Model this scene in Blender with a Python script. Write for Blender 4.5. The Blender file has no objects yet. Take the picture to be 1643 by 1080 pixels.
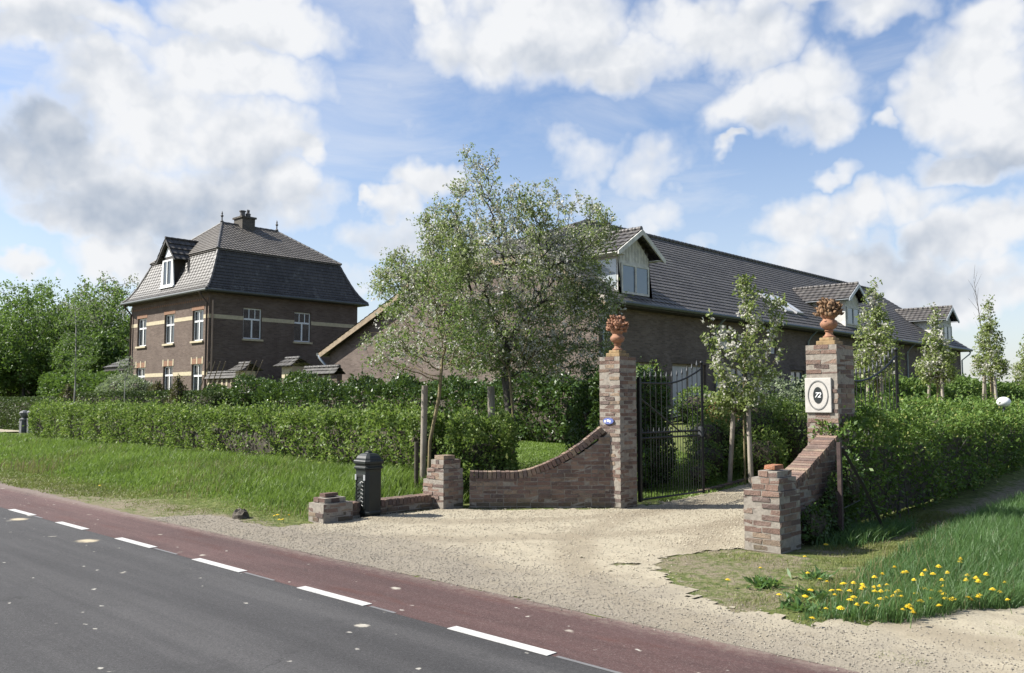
import bpy, math, random
import numpy as np
from mathutils import Vector, noise as mnoise

# ------------------------------------------------------------------ camera, world, sun, exposure
S = bpy.context.scene
COL = S.collection
PITCH, YAW, HC = math.atan(102 / 1380.0), math.radians(43.5), 1.6
cam_d = bpy.data.cameras.new("camera")
cam = bpy.data.objects.new("camera", cam_d)
COL.objects.link(cam)
cam.location = (0, 0, HC)
cam.rotation_euler = (math.pi / 2 + PITCH, 0, YAW)
cam_d.sensor_width = 36
cam_d.lens = 36 * 1380 / 1643
cam_d.clip_start = 0.05
cam_d.clip_end = 3000
S.camera = cam
S.view_settings.view_transform = 'Standard'
S.view_settings.look = 'None'
S.view_settings.exposure = 1.15
S.view_settings.gamma = 1.0
S.cycles.max_bounces = 8
S.cycles.transparent_max_bounces = 8
S.cycles.use_denoising = True

SUNV = Vector((-0.80, -0.73, 1.0)).normalized()          # from the ground towards the sun
ELEV = math.asin(SUNV.z)
sun_d = bpy.data.lights.new("sun", 'SUN')
sun_d.energy = 5.0
sun_d.angle = math.radians(0.55)
sun_d.color = (1.0, 0.955, 0.88)
sun = bpy.data.objects.new("sun", sun_d)
COL.objects.link(sun)
sun.location = (0, 0, 60)
sun.rotation_euler = (-SUNV).to_track_quat('-Z', 'Y').to_euler()

W = bpy.data.worlds.new("World")
S.world = W
W.use_nodes = True
try:
    W.cycles.sampling_method = 'MANUAL'
    W.cycles.sample_map_resolution = 512
except Exception:
    pass


class NT:
    """tiny helper to write node trees"""
    def __init__(s, tree):
        s.t = tree; s.n = tree.nodes; s.l = tree.links
    def new(s, typ, **kw):
        n = s.n.new(typ)
        for k, v in kw.items():
            setattr(n, k, v)
        return n
    def link(s, a, b):
        s.l.new(a, b)
    def put(s, sock, v):
        if isinstance(v, bpy.types.NodeSocket):
            s.l.new(v, sock)
        else:
            sock.default_value = v
    def math(s, op, a, b=0.0, c=None, clamp=False):
        n = s.new('ShaderNodeMath', operation=op, use_clamp=clamp)
        s.put(n.inputs[0], a); s.put(n.inputs[1], b)
        if c is not None: s.put(n.inputs[2], c)
        return n.outputs[0]
    def vmath(s, op, a, b=(0, 0, 0), out=0):
        n = s.new('ShaderNodeVectorMath', operation=op)
        s.put(n.inputs[0], a)
        if op not in ('LENGTH', 'NORMALIZE'): s.put(n.inputs[1], b)
        return n.outputs[out]
    def scale(s, a, f):
        n = s.new('ShaderNodeVectorMath', operation='SCALE')
        s.put(n.inputs[0], a); s.put(n.inputs['Scale'], f)
        return n.outputs[0]
    def ramp(s, v, a, b, lo=0.0, hi=1.0, smooth=True):
        n = s.new('ShaderNodeMapRange', interpolation_type='SMOOTHSTEP' if smooth else 'LINEAR')
        s.put(n.inputs['Value'], v)
        n.inputs['From Min'].default_value = a; n.inputs['From Max'].default_value = b
        n.inputs['To Min'].default_value = lo; n.inputs['To Max'].default_value = hi
        return n.outputs['Result']
    def noise(s, vec, scale, detail=4, rough=0.55, out='Fac', dist=0.0):
        n = s.new('ShaderNodeTexNoise')
        if vec is not None: s.put(n.inputs['Vector'], vec)
        n.inputs['Scale'].default_value = scale; n.inputs['Detail'].default_value = detail
        n.inputs['Roughness'].default_value = rough; n.inputs['Distortion'].default_value = dist
        return n.outputs[out]
    def mix(s, f, a, b, blend='MIX'):
        n = s.new('ShaderNodeMix', data_type='RGBA', blend_type=blend)
        s.put(n.inputs['Factor'], f)
        s.put(n.inputs['A'] if False else n.inputs[6], a if isinstance(a, bpy.types.NodeSocket) else (*a, 1)[:4])
        s.put(n.inputs[7], b if isinstance(b, bpy.types.NodeSocket) else (*b, 1)[:4])
        return n.outputs[2]


def build_world():
    t = NT(W.node_tree)
    t.n.clear()
    out = t.new('ShaderNodeOutputWorld')
    sky = t.new('ShaderNodeTexSky', sky_type='NISHITA')
    sky.sun_disc = False
    sky.sun_elevation = ELEV
    sky.sun_rotation = math.atan2(SUNV.x, SUNV.y)
    sky.altitude = 50; sky.air_density = 1.1; sky.dust_density = 1.1; sky.ozone_density = 2.0
    bg = t.new('ShaderNodeBackground'); bg.inputs['Strength'].default_value = 0.073
    t.link(t.mix(1.0, sky.outputs[0], (0.98, 1.0, 1.09), 'MULTIPLY'), bg.inputs['Color'])
    tc = t.new('ShaderNodeTexCoord')
    d = tc.outputs['Generated']
    sep = t.new('ShaderNodeSeparateXYZ'); t.link(d, sep.inputs[0])
    az = t.math('MULTIPLY', t.math('ARCTAN2', sep.outputs[0], sep.outputs[1]), 57.2958)
    el = t.math('MULTIPLY', t.math('ARCSINE', sep.outputs[2]), 57.2958)
    comb = t.new('ShaderNodeCombineXYZ'); t.put(comb.inputs[0], az); t.put(comb.inputs[1], el)
    # swirl the blob edges with two octaves of directional noise
    w1 = t.scale(t.vmath('SUBTRACT', t.noise(d, 6.0, 5, 0.55, 'Color'), (0.5, 0.5, 0.5)), 8.0)
    w2 = t.scale(t.vmath('SUBTRACT', t.noise(d, 26.0, 3, 0.5, 'Color'), (0.5, 0.5, 0.5)), 2.2)
    pos = t.vmath('ADD', t.vmath('ADD', comb.outputs[0], w1), w2)
    flat = t.new('ShaderNodeCombineXYZ'); sp = t.new('ShaderNodeSeparateXYZ'); t.link(pos, sp.inputs[0])
    t.link(sp.outputs[0], flat.inputs[0]); t.link(sp.outputs[1], flat.inputs[1])
    pos = flat.outputs[0]

    def blobs(lst):
        cur = None
        for (a, e, ra, re, amp) in lst:
            v = t.vmath('MULTIPLY', t.vmath('SUBTRACT', pos, (a, e, 0)), (1 / ra, 1 / re, 0))
            m = t.ramp(t.vmath('LENGTH', v, out=1), 1.7, 0.35, 0, amp)
            cur = m if cur is None else t.math('MAXIMUM', cur, m)
        return cur
    # (azimuth, elevation, half width, half height, thickness) of the cumulus banks, degrees
    clouds = [(-70.8, 22.2, 6.41, 1.34, 1), (-61.0, 23.8, 5.44, 1.34, 0.95), (-62.1, 20.6, 5.73, 1.88, 1), (-73.1, 20.6, 3.55, 1.66, 0.9), (-67.2, 17.0, 5.33, 2.89, 1), (-60.8, 16.0, 5.01, 2.85, 1), (-57.1, 15.9, 1.92, 1.32, 1), (-72.2, 13.9, 4.23, 3.01, 1), (-63.4, 12.1, 7.79, 2.87, 1), (-57.2, 12.5, 2.78, 2.37, 0.95), (-66.9, 8.5, 4.58, 1.36, 0.9), (-71.1, 10.9, 2.97, 1.45, 0.9), (-74.0, 7.5, 1.24, 0.64, 0.8), (-66.5, 19.2, 5.4, 1.43, 0.9), (-48.8, 14.1, 2.3, 1.28, 1), (-51.1, 13.1, 1.86, 1.0, 0.9), (-52.8, 13.4, 0.53, 0.36, 0.8), (-51.1, 11.0, 2.89, 1.83, 0.75), (-53.1, 8.3, 1.63, 1.43, 0.75), (-45.3, 23.4, 3.2, 2.29, 1), (-41.0, 23.8, 4.26, 2.58, 1), (-36.6, 22.0, 3.78, 1.57, 0.95), (-47.6, 25.1, 1.92, 0.8, 0.9), (-32.4, 23.6, 3.7, 1.63, 0.9), (-28.5, 22.3, 3.39, 1.88, 0.95), (-24.3, 19.0, 3.41, 2.27, 1), (-27.8, 19.3, 2.95, 1.56, 0.95), (-22.7, 17.1, 1.93, 1.66, 1), (-26.5, 17.7, 2.13, 1.05, 0.8), (-24.2, 23.9, 5.33, 0.9, 0.85), (-20.1, 22.7, 3.24, 1.1, 0.8), (-14.7, 18.7, 2.95, 3.07, 1), (-13.2, 16.1, 2.53, 2.58, 1), (-17.0, 17.5, 2.04, 1.76, 0.95), (-19.2, 16.4, 0.84, 0.61, 0.85), (-13.3, 21.2, 2.88, 1.64, 1), (-14.9, 14.0, 2.28, 1.06, 0.9), (-28.7, 16.5, 0.87, 0.5, 0.8), (-22.8, 13.8, 1.92, 0.76, 0.85), (-25.1, 11.0, 2.5, 1.86, 1), (-21.4, 11.4, 2.71, 1.44, 1), (-23.1, 8.4, 4.41, 1.93, 1), (-17.7, 12.0, 2.39, 1.17, 0.7), (-15.1, 9.4, 2.44, 1.74, 1), (-13.0, 10.4, 1.56, 1.77, 1), (-17.2, 6.6, 4.03, 2.04, 1), (-13.6, 5.1, 2.2, 1.8, 0.95), (-27.6, 8.9, 1.94, 1.19, 0.7), (-39.1, 16.1, 2.52, 1.51, 0.62), (-34.8, 15.3, 2.06, 1.58, 0.6), (-34.0, 12.5, 2.25, 1.28, 0.6), (-30.8, 10.4, 2.4, 0.8, 0.5), (-38.5, 14.0, 2.09, 1.2, 0.5)]
    mask = blobs(clouds)
    fb = t.noise(d, 10.0, 9, 0.58)
    far = t.ramp(az, -5, 12, 0, 1)                       # the rest of the sky: scattered cloud
    far2 = t.ramp(az, -88, -100, 0, 1)
    other = t.math('MULTIPLY', t.math('MAXIMUM', far, far2), t.ramp(t.noise(d, 2.2, 6, 0.6), 0.60, 0.78))
    high = t.math('MULTIPLY', t.ramp(el, 28, 36), t.ramp(t.noise(d, 2.0, 6, 0.6), 0.54, 0.72))
    mask = t.math('MAXIMUM', t.math('MAXIMUM', mask, other), high)
    def billow(vec):
        a = t.math('ABSOLUTE', t.math('SUBTRACT', t.noise(vec, 7.0, 1.5, 0.45), 0.5))
        b_ = t.math('ABSOLUTE', t.math('SUBTRACT', t.noise(vec, 17.0, 2.5, 0.55), 0.5))
        c_ = t.math('ABSOLUTE', t.math('SUBTRACT', t.noise(vec, 42.0, 2, 0.55), 0.5))
        return t.math('ADD', t.math('ADD', t.math('MULTIPLY', a, 2.2), t.math('MULTIPLY', b_, 1.15)), t.math('MULTIPLY', c_, 0.45))
    puff = billow(d)
    lower = billow(t.vmath('ADD', d, (-0.007, -0.009, 0.015)))
    dens = t.math('ADD', mask, t.math('MULTIPLY', t.math('SUBTRACT', fb, 0.5), 1.15))
    dens = t.math('ADD', dens, t.math('MULTIPLY', t.math('SUBTRACT', puff, 0.36), 0.7))
    cov = t.ramp(dens, -0.10, 0.84)
    wisp = t.math('MULTIPLY', t.ramp(t.noise(t.vmath('MULTIPLY', d, (1, 1, 3.5)), 3.2, 7, 0.6, dist=0.6), 0.38, 0.78), 0.50)
    veil = t.ramp(el, 18, 0.0, 0.03, 0.50, smooth=False)
    cov = t.math('MAXIMUM', cov, t.math('MAXIMUM', wisp, t.math('MULTIPLY', veil, 1.0)))
    # grey undersides of the banks
    grey = [(-73.2, 14.4, 3.51, 2.97, 1), (-65.9, 11.4, 6.82, 1.81, 1), (-60.7, 13.9, 3.46, 1.16, 0.5), (-55.6, 11.8, 2.81, 1.79, 0.7), (-72.8, 20.7, 3.9, 1.5, 0.75), (-63.6, 22.6, 4.14, 0.77, 0.5), (-41.9, 22.4, 5.1, 0.97, 0.6), (-36.8, 21.0, 2.94, 0.76, 0.5), (-25.5, 17.1, 3.45, 0.83, 0.6), (-13.9, 14.3, 2.56, 1.12, 1), (-15.3, 20.5, 1.99, 1.35, 0.3), (-19.1, 9.0, 3.83, 1.28, 0.75), (-15.2, 6.3, 2.91, 1.31, 0.6), (-23.5, 7.5, 4.06, 1.01, 0.6), (-22.7, 23.3, 4.11, 0.87, 0.5), (-51.1, 10.1, 3.29, 1.42, 0.6), (-69.3, 18.9, 3.79, 0.84, 0.35), (-27.8, 20.8, 2.37, 0.73, 0.35), (-59.9, 10.4, 5.01, 1.57, 0.6)]
    gm = blobs(grey)
    edge = t.math('MULTIPLY', t.math('SUBTRACT', puff, lower), 0.75)          # sun side of every puff
    shade = t.math('ADD', t.math('MULTIPLY', gm, 0.70), t.math('ADD', t.math('MULTIPLY', t.math('SUBTRACT', fb, 0.46), 0.85), t.math('MULTIPLY', t.math('SUBTRACT', 0.42, puff), 0.38)))
    shade = t.math('SUBTRACT', shade, edge, clamp=True)
    thin = t.ramp(dens, 0.25, 0.75)
    shade = t.math('MULTIPLY', shade, thin)
    ccol = t.mix(shade, (0.95, 0.965, 0.99), (0.48, 0.55, 0.66))
    bg2 = t.new('ShaderNodeBackground'); t.link(ccol, bg2.inputs['Color']); bg2.inputs['Strength'].default_value = 0.43
    mx = t.new('ShaderNodeMixShader')
    below = t.ramp(el, -1.5, 0.0)
    t.put(mx.inputs[0], t.math('MULTIPLY', cov, below))
    t.link(bg.outputs[0], mx.inputs[1]); t.link(bg2.outputs[0], mx.inputs[2])
    t.link(mx.outputs[0], out.inputs[0])


build_world()

# ------------------------------------------------------------------ terrain
def sst(v, a, b):
    k = np.clip((np.asarray(v, float) - a) / (b - a), 0, 1)
    return k * k * (3 - 2 * k)


def hgt(x, y):
    x = np.asarray(x, float); y = np.asarray(y, float)
    left = sst(x, -9.75, -10.9)
    z = left * sst(y, 5.7, 8.9) * 0.30
    slow = sst(x, -3.2, -5.2)
    z = z + slow * sst(y, 11.5, 24) * (0.92 - 0.30 * left) + (1 - slow) * sst(y, 19, 45) * 0.7
    z = z + sst(x, -27, -36) * sst(y, 13.5, 20.0) * 1.0
    return z


def hz(x, y):
    return float(hgt(x, y))


# ------------------------------------------------------------------ object helpers
def tag(o, label=None, cat=None, group=None, kind=None):
    if label: o['label'] = label
    if cat: o['category'] = cat
    if group: o['group'] = group
    if kind: o['kind'] = kind
    return o


def thing(name, label, cat, loc=(0, 0, 0), group=None):
    o = bpy.data.objects.new(name, None)
    o.empty_display_size = 0.2
    COL.objects.link(o)
    o.location = loc
    return tag(o, label, cat, group)


def woff(o):
    v = Vector((0, 0, 0))
    while o is not None:
        v += Vector(o.location); o = o.parent
    return v


def mesh_np(name, V, F4=None, F3=None, mats=(), mi4=None, mi3=None, rnd=None, parent=None, loc=None, smooth=False, extra=None):
    """V Nx3 world coordinates, F4 quads, F3 triangles"""
    V = np.asarray(V, np.float32)
    if parent is not None:
        V = V - np.array(woff(parent), np.float32)
    elif loc is not None:
        V = V - np.array(loc, np.float32)
    F4 = np.zeros((0, 4), np.int32) if F4 is None else np.asarray(F4, np.int32)
    F3 = np.zeros((0, 3), np.int32) if F3 is None else np.asarray(F3, np.int32)
    me = bpy.data.meshes.new(name)
    me.vertices.add(len(V)); me.vertices.foreach_set('co', V.ravel())
    nl = F4.size + F3.size
    me.loops.add(nl)
    me.loops.foreach_set('vertex_index', np.concatenate([F4.ravel(), F3.ravel()]))
    n4, n3 = len(F4), len(F3)
    me.polygons.add(n4 + n3)
    st = np.concatenate([np.arange(n4) * 4, n4 * 4 + np.arange(n3) * 3]).astype(np.int32)
    me.polygons.foreach_set('loop_start', st)
    mi = np.concatenate([np.zeros(n4, np.int32) if mi4 is None else mi4, np.zeros(n3, np.int32) if mi3 is None else mi3])
    for m in mats: me.materials.append(m)
    me.polygons.foreach_set('material_index', mi.astype(np.int32))
    if smooth: me.polygons.foreach_set('use_smooth', np.ones(n4 + n3, bool))
    me.update(calc_edges=True)
    if rnd is not None:
        a = me.attributes.new('rnd', 'FLOAT', 'FACE'); a.data.foreach_set('value', np.asarray(rnd, np.float32))
    if extra:
        for k, arr in extra.items():
            a = me.attributes.new(k, 'FLOAT', 'POINT'); a.data.foreach_set('value', np.asarray(arr, np.float32))
    me.validate()
    o = bpy.data.objects.new(name, me)
    COL.objects.link(o)
    if parent is not None: o.parent = parent
    elif loc is not None: o.location = loc
    return o


class MB:
    def __init__(s):
        s.v = []; s.f = []; s.m = []; s.r = []
    def add(s, vs, fs, mi=0, r=None):
        b = len(s.v)
        s.v.extend([tuple(v) for v in vs])
        for f in fs:
            s.f.append(tuple(b + i for i in f)); s.m.append(mi); s.r.append(random.random() if r is None else r)
        return s
    def box(s, x0, x1, y0, y1, z0, z1, mi=0, r=None):
        return s.obox((0, 0, 0), (1, 0, 0), (0, 1, 0), x0, x1, y0, y1, z0, z1, mi, r)
    def obox(s, O, u, n, u0, u1, n0, n1, z0, z1, mi=0, r=None):
        O = Vector(O); u = Vector(u); n = Vector(n)
        vs = [O + u * a + n * b + Vector((0, 0, c)) for c in (z0, z1) for a, b in ((u0, n0), (u1, n0), (u1, n1), (u0, n1))]
        return s.add(vs, [(0, 3, 2, 1), (4, 5, 6, 7), (0, 1, 5, 4), (1, 2, 6, 5), (2, 3, 7, 6), (3, 0, 4, 7)], mi, random.random() if r is None else r)
    def prism(s, poly, vec, mi=0):
        """poly: planar 3d points, extruded by vec"""
        n = len(poly); vec = Vector(vec)
        vs = [Vector(p) for p in poly] + [Vector(p) + vec for p in poly]
        fs = [tuple(range(n))[::-1], tuple(range(n, 2 * n))] + [(i, (i + 1) % n, n + (i + 1) % n, n + i) for i in range(n)]
        return s.add(vs, fs, mi, 0.5)
    def tube(s, pts, rad, n=8, mi=0, cap=True):
        pts = [Vector(p) for p in pts]
        if not hasattr(rad, '__len__'): rad = [rad] * len(pts)
        rings = []
        prev = None
        for i, p in enumerate(pts):
            d = (pts[min(i + 1, len(pts) - 1)] - pts[max(i - 1, 0)]).normalized()
            a = Vector((0, 0, 1)) if abs(d.z) < .9 else Vector((1, 0, 0))
            if prev is not None: a = prev
            u = d.cross(a).normalized(); w = u.cross(d).normalized(); prev = w
            rings.append([p + (u * math.cos(2 * math.pi * k / n) + w * math.sin(2 * math.pi * k / n)) * rad[i] for k in range(n)])
        vs = [q for r_ in rings for q in r_]
        fs = [(i * n + k, i * n + (k + 1) % n, (i + 1) * n + (k + 1) % n, (i + 1) * n + k) for i in range(len(pts) - 1) for k in range(n)]
        if cap: fs += [tuple(range(n))[::-1], tuple((len(pts) - 1) * n + k for k in range(n))]
        return s.add(vs, fs, mi, 0.5)
    def lathe(s, prof, c, n=20, mi=0, squash=1.0):
        vs = [(c[0] + r * math.cos(2 * math.pi * k / n), c[1] + squash * r * math.sin(2 * math.pi * k / n), c[2] + z) for r, z in prof for k in range(n)]
        fs = [(i * n + k, i * n + (k + 1) % n, (i + 1) * n + (k + 1) % n, (i + 1) * n + k) for i in range(len(prof) - 1) for k in range(n)]
        fs += [tuple(range(n))[::-1], tuple((len(prof) - 1) * n + k for k in range(n))]
        return s.add(vs, fs, mi, 0.5)
    def ball(s, c, r, nu=8, nv=6, mi=0, sq=(1, 1, 1), jit=0):
        vs = []
        for j in range(nv + 1):
            th = math.pi * j / nv
            for k in range(nu):
                q = r * (1 + random.uniform(-jit, jit)); ph = 2 * math.pi * k / nu
                vs.append((c[0] + q * sq[0] * math.sin(th) * math.cos(ph), c[1] + q * sq[1] * math.sin(th) * math.sin(ph), c[2] + q * sq[2] * math.cos(th)))
        fs = [(j * nu + k, (j + 1) * nu + k, (j + 1) * nu + (k + 1) % nu, j * nu + (k + 1) % nu) for j in range(nv) for k in range(nu)]
        return s.add(vs, fs, mi)
    def build(s, name, mats, parent=None, loc=None, smooth=False, bevel=0, angle=None):
        if not isinstance(mats, (list, tuple)): mats = [mats]
        off = woff(parent) if parent is not None else Vector(loc or (0, 0, 0))
        me = bpy.data.meshes.new(name)
        me.from_pydata([(v[0] - off.x, v[1] - off.y, v[2] - off.z) for v in s.v], [], s.f)
        for m in mats: me.materials.append(m)
        me.polygons.foreach_set('material_index', s.m)
        if smooth: me.polygons.foreach_set('use_smooth', [True] * len(s.f))
        a = me.attributes.new('rnd', 'FLOAT', 'FACE'); a.data.foreach_set('value', s.r)
        me.update()
        o = bpy.data.objects.new(name, me)
        COL.objects.link(o)
        if parent is not None: o.parent = parent
        elif loc is not None: o.location = loc
        if bevel:
            b = o.modifiers.new('edge', 'BEVEL'); b.width = bevel; b.segments = 2; b.limit_method = 'ANGLE'
        if smooth and angle:
            try:
                me.set_sharp_from_angle(angle=math.radians(angle))
            except Exception: pass
        return o


# ------------------------------------------------------------------ materials
MATS = {}
KA = 0.80


def kk(c): return tuple(v * KA for v in c)


def newmat(name):
    m = bpy.data.materials.new(name); m.use_nodes = True
    t = NT(m.node_tree); b = t.n['Principled BSDF']
    return m, t, b


def bump(t, b, h, dist, strength=1.0):
    n = t.new('ShaderNodeBump'); n.inputs['Distance'].default_value = dist; n.inputs['Strength'].default_value = strength
    t.put(n.inputs['Height'], h); t.link(n.outputs[0], b.inputs['Normal'])
    return n


def mat_plain(name, c, rough=0.6, metal=0.0, var=0.12, scale=6.0, bm=0.0, spec=0.5):
    if name in MATS: return MATS[name]
    if name not in ('white_paint', 'dandelion_yellow'): c = kk(c)
    m, t, b = newmat(name)
    tc = t.new('ShaderNodeTexCoord').outputs['Object']
    n = t.noise(tc, scale, 5, 0.6); n2 = t.noise(tc, scale * 9, 3, 0.6)
    k = t.math('ADD', t.math('MULTIPLY', n, 0.7), t.math('MULTIPLY', n2, 0.3))
    col = t.mix(t.ramp(k, 0.3, 0.7), tuple(v * (1 - var) for v in c), tuple(min(1, v * (1 + var)) for v in c))
    t.put(b.inputs['Base Color'], col)
    b.inputs['Roughness'].default_value = rough; b.inputs['Metallic'].default_value = metal
    b.inputs['Specular IOR Level'].default_value = spec
    if bm: bump(t, b, k, bm)
    MATS[name] = m
    return m


def face_uz(t, horiz=True):
    """(along the wall, height) from object-space position whatever way the face looks"""
    g = t.new('ShaderNodeNewGeometry'); tc = t.new('ShaderNodeTexCoord')
    sn = t.new('ShaderNodeSeparateXYZ'); t.link(g.outputs['True Normal'], sn.inputs[0])
    sp = t.new('ShaderNodeSeparateXYZ'); t.link(tc.outputs['Object'], sp.inputs[0])
    isx = t.math('GREATER_THAN', t.math('ABSOLUTE', sn.outputs[0]), t.math('ABSOLUTE', sn.outputs[1]))
    u = t.math('ADD', t.math('MULTIPLY', isx, sp.outputs[1]), t.math('MULTIPLY', t.math('SUBTRACT', 1.0, isx), sp.outputs[0]))
    c = t.new('ShaderNodeCombineXYZ'); t.put(c.inputs[0], u); t.put(c.inputs[1], sp.outputs[2])
    return c.outputs[0], u, sp.outputs[2], tc.outputs['Object']


def mat_brickwall(name, c1, c2, mortar, row=0.062, wid=0.22, mix=0.5):
    c1, c2, mortar = kk(c1), kk(c2), kk(mortar)
    m, t, b = newmat(name)
    uv, u, z, ob = face_uz(t)
    br = t.new('ShaderNodeTexBrick')
    t.link(uv, br.inputs['Vector'])
    br.inputs['Scale'].default_value = 1.0; br.inputs['Brick Width'].default_value = wid; br.inputs['Row Height'].default_value = row
    br.inputs['Mortar Size'].default_value = 0.006; br.inputs['Mortar Smooth'].default_value = 0.3; br.inputs['Bias'].default_value = 0.0
    br.inputs['Color1'].default_value = (*c1, 1); br.inputs['Color2'].default_value = (*c2, 1); br.inputs['Mortar'].default_value = (*mortar, 1)
    n = t.noise(ob, 0.9, 5, 0.6)
    col = t.mix(t.ramp(n, 0.3, 0.75, 0.0, 0.45), br.outputs[0], tuple(v * 0.62 for v in c1))
    n2 = t.noise(t.vmath('MULTIPLY', uv, (1, 3.5, 1)), 5.0, 3, 0.7)
    col = t.mix(t.ramp(n2, 0.55, 0.8, 0.0, 0.4), col, tuple(min(1, v * 1.6) for v in c2))
    t.put(b.inputs['Base Color'], col)
    b.inputs['Roughness'].default_value = 0.9; b.inputs['Specular IOR Level'].default_value = 0.25
    bump(t, b, t.math('ADD', t.math('MULTIPLY', br.outputs['Fac'], -1.0), t.math('MULTIPLY', t.noise(ob, 40, 3), 0.4)), 0.008)
    MATS[name] = m
    return m


def mat_tile(name, c, light, rib=0.3):
    c, light = kk(c), kk(light)
    m, t, b = newmat(name)
    uv, u, z, ob = face_uz(t)
    wv = t.math('SINE', t.math('MULTIPLY', u, 2 * math.pi / rib))
    cell = t.new('ShaderNodeTexWhiteNoise', noise_dimensions='2D')
    at = t.new('ShaderNodeAttribute', attribute_name='rnd')
    cc = t.new('ShaderNodeCombineXYZ')
    t.put(cc.inputs[0], t.math('FLOOR', t.math('DIVIDE', u, rib))); t.put(cc.inputs[1], t.math('MULTIPLY', at.outputs['Fac'], 97.0))
    t.link(cc.outputs[0], cell.inputs['Vector'])
    n = t.noise(ob, 0.7, 6, 0.65)
    k = t.math('ADD', t.math('MULTIPLY', cell.outputs['Value'], 0.45), t.math('MULTIPLY', t.ramp(n, 0.3, 0.7), 0.55))
    col = t.mix(k, c, light)
    lich = t.ramp(t.noise(ob, 2.2, 9, 0.78), 0.52, 0.72, 0, 0.6)
    col = t.mix(lich, col, (0.22, 0.22, 0.19))
    t.put(b.inputs['Base Color'], col)
    b.inputs['Roughness'].default_value = 0.55; b.inputs['Specular IOR Level'].default_value = 0.4
    bump(t, b, wv, 0.022)
    MATS[name] = m
    return m


def mat_leaf(name, dark, light, trans=0.35, hue2=None, clump=1.2, rough=0.55):
    dark, light = kk(dark), kk(light)
    if hue2: hue2 = kk(hue2)
    m, t, b = newmat(name)
    at = t.new('ShaderNodeAttribute', attribute_name='rnd').outputs['Fac']
    ob = t.new('ShaderNodeTexCoord').outputs['Object']
    n = t.ramp(t.noise(ob, clump, 3, 0.6), 0.33, 0.67)
    k = t.math('ADD', t.math('MULTIPLY', at, 0.65), t.math('MULTIPLY', n, 0.35))
    col = t.mix(k, dark, light)
    if hue2: col = t.mix(t.ramp(at, 0.86, 0.97), col, hue2)
    t.put(b.inputs['Base Color'], col)
    b.inputs['Roughness'].default_value = rough; b.inputs['Specular IOR Level'].default_value = 0.35
    tr = t.new('ShaderNodeBsdfTranslucent')
    t.put(tr.inputs['Color'], t.mix(0.35, col, (0.16, 0.25, 0.03)))
    mx = t.new('ShaderNodeMixShader'); mx.inputs[0].default_value = trans
    t.link(b.outputs[0], mx.inputs[1]); t.link(tr.outputs[0], mx.inputs[2])
    t.link(mx.outputs[0], t.n['Material Output'].inputs[0])
    MATS[name] = m
    return m


def mat_bark(name, c1, c2, scale=14):
    c1, c2 = kk(c1), kk(c2)
    m, t, b = newmat(name)
    ob = t.new('ShaderNodeTexCoord').outputs['Object']
    v = t.vmath('MULTIPLY', ob, (1, 1, 0.25))
    n = t.noise(v, scale, 6, 0.7)
    t.put(b.inputs['Base Color'], t.mix(t.ramp(n, 0.35, 0.65), c1, c2))
    b.inputs['Roughness'].default_value = 0.9
    bump(t, b, n, 0.012)
    MATS[name] = m
    return m


def mat_glass(name, c=(0.02, 0.025, 0.03), rough=0.03):
    m, t, b = newmat(name)
    ob = t.new('ShaderNodeTexCoord').outputs['Object']
    b.inputs['Base Color'].default_value = (*c, 1); b.inputs['Roughness'].default_value = rough
    b.inputs['Specular IOR Level'].default_value = 0.9; b.inputs['IOR'].default_value = 1.6
    bump(t, b, t.noise(ob, 1.3, 2), 0.01)
    MATS[name] = m
    return m


def mat_bricks3d(name, cols, mortarish=(0.38, 0.35, 0.30)):
    """for walls made of single bricks: colour per brick from the face attribute"""
    cols = [(c[0] * 0.93, c[1] * 0.86, c[2] * 0.83) for c in cols]; mortarish = kk(mortarish)
    m, t, b = newmat(name)
    at = t.new('ShaderNodeAttribute', attribute_name='rnd').outputs['Fac']
    ob = t.new('ShaderNodeTexCoord').outputs['Object']
    cr = t.new('ShaderNodeValToRGB'); cr.color_ramp.interpolation = 'CONSTANT'
    el = cr.color_ramp.elements
    while len(el) < len(cols): el.new(0.5)
    for i, c in enumerate(cols):
        el[i].position = i / len(cols); el[i].color = (*c, 1)
    t.put(cr.inputs[0], at)
    n = t.noise(ob, 22, 6, 0.75); n2 = t.noise(ob, 3.2, 5, 0.65)
    col = t.mix(t.ramp(n, 0.54, 0.70, 0, 0.5), cr.outputs[0], mortarish)
    col = t.mix(t.ramp(t.noise(ob, 7.5, 5, 0.7), 0.60, 0.72, 0, 0.4), col, (0.32, 0.285, 0.24))
    col = t.mix(t.ramp(n2, 0.48, 0.66, 0, 0.55), col, (0.085, 0.07, 0.062))
    sz = t.new('ShaderNodeSeparateXYZ'); t.link(ob, sz.inputs[0])
    low = t.ramp(t.math('ADD', sz.outputs[2], t.math('MULTIPLY', t.math('SUBTRACT', n2, 0.5), 0.5)), 0.17, 0.02)
    col = t.mix(t.math('MULTIPLY', low, 0.6), col, (0.075, 0.075, 0.045))
    t.put(b.inputs['Base Color'], col)
    b.inputs['Roughness'].default_value = 0.92; b.inputs['Specular IOR Level'].default_value = 0.2
    bump(t, b, t.math('ADD', n, t.math('MULTIPLY', t.noise(ob, 90, 3), 0.4)), 0.02)
    MATS[name] = m
    return m


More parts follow.
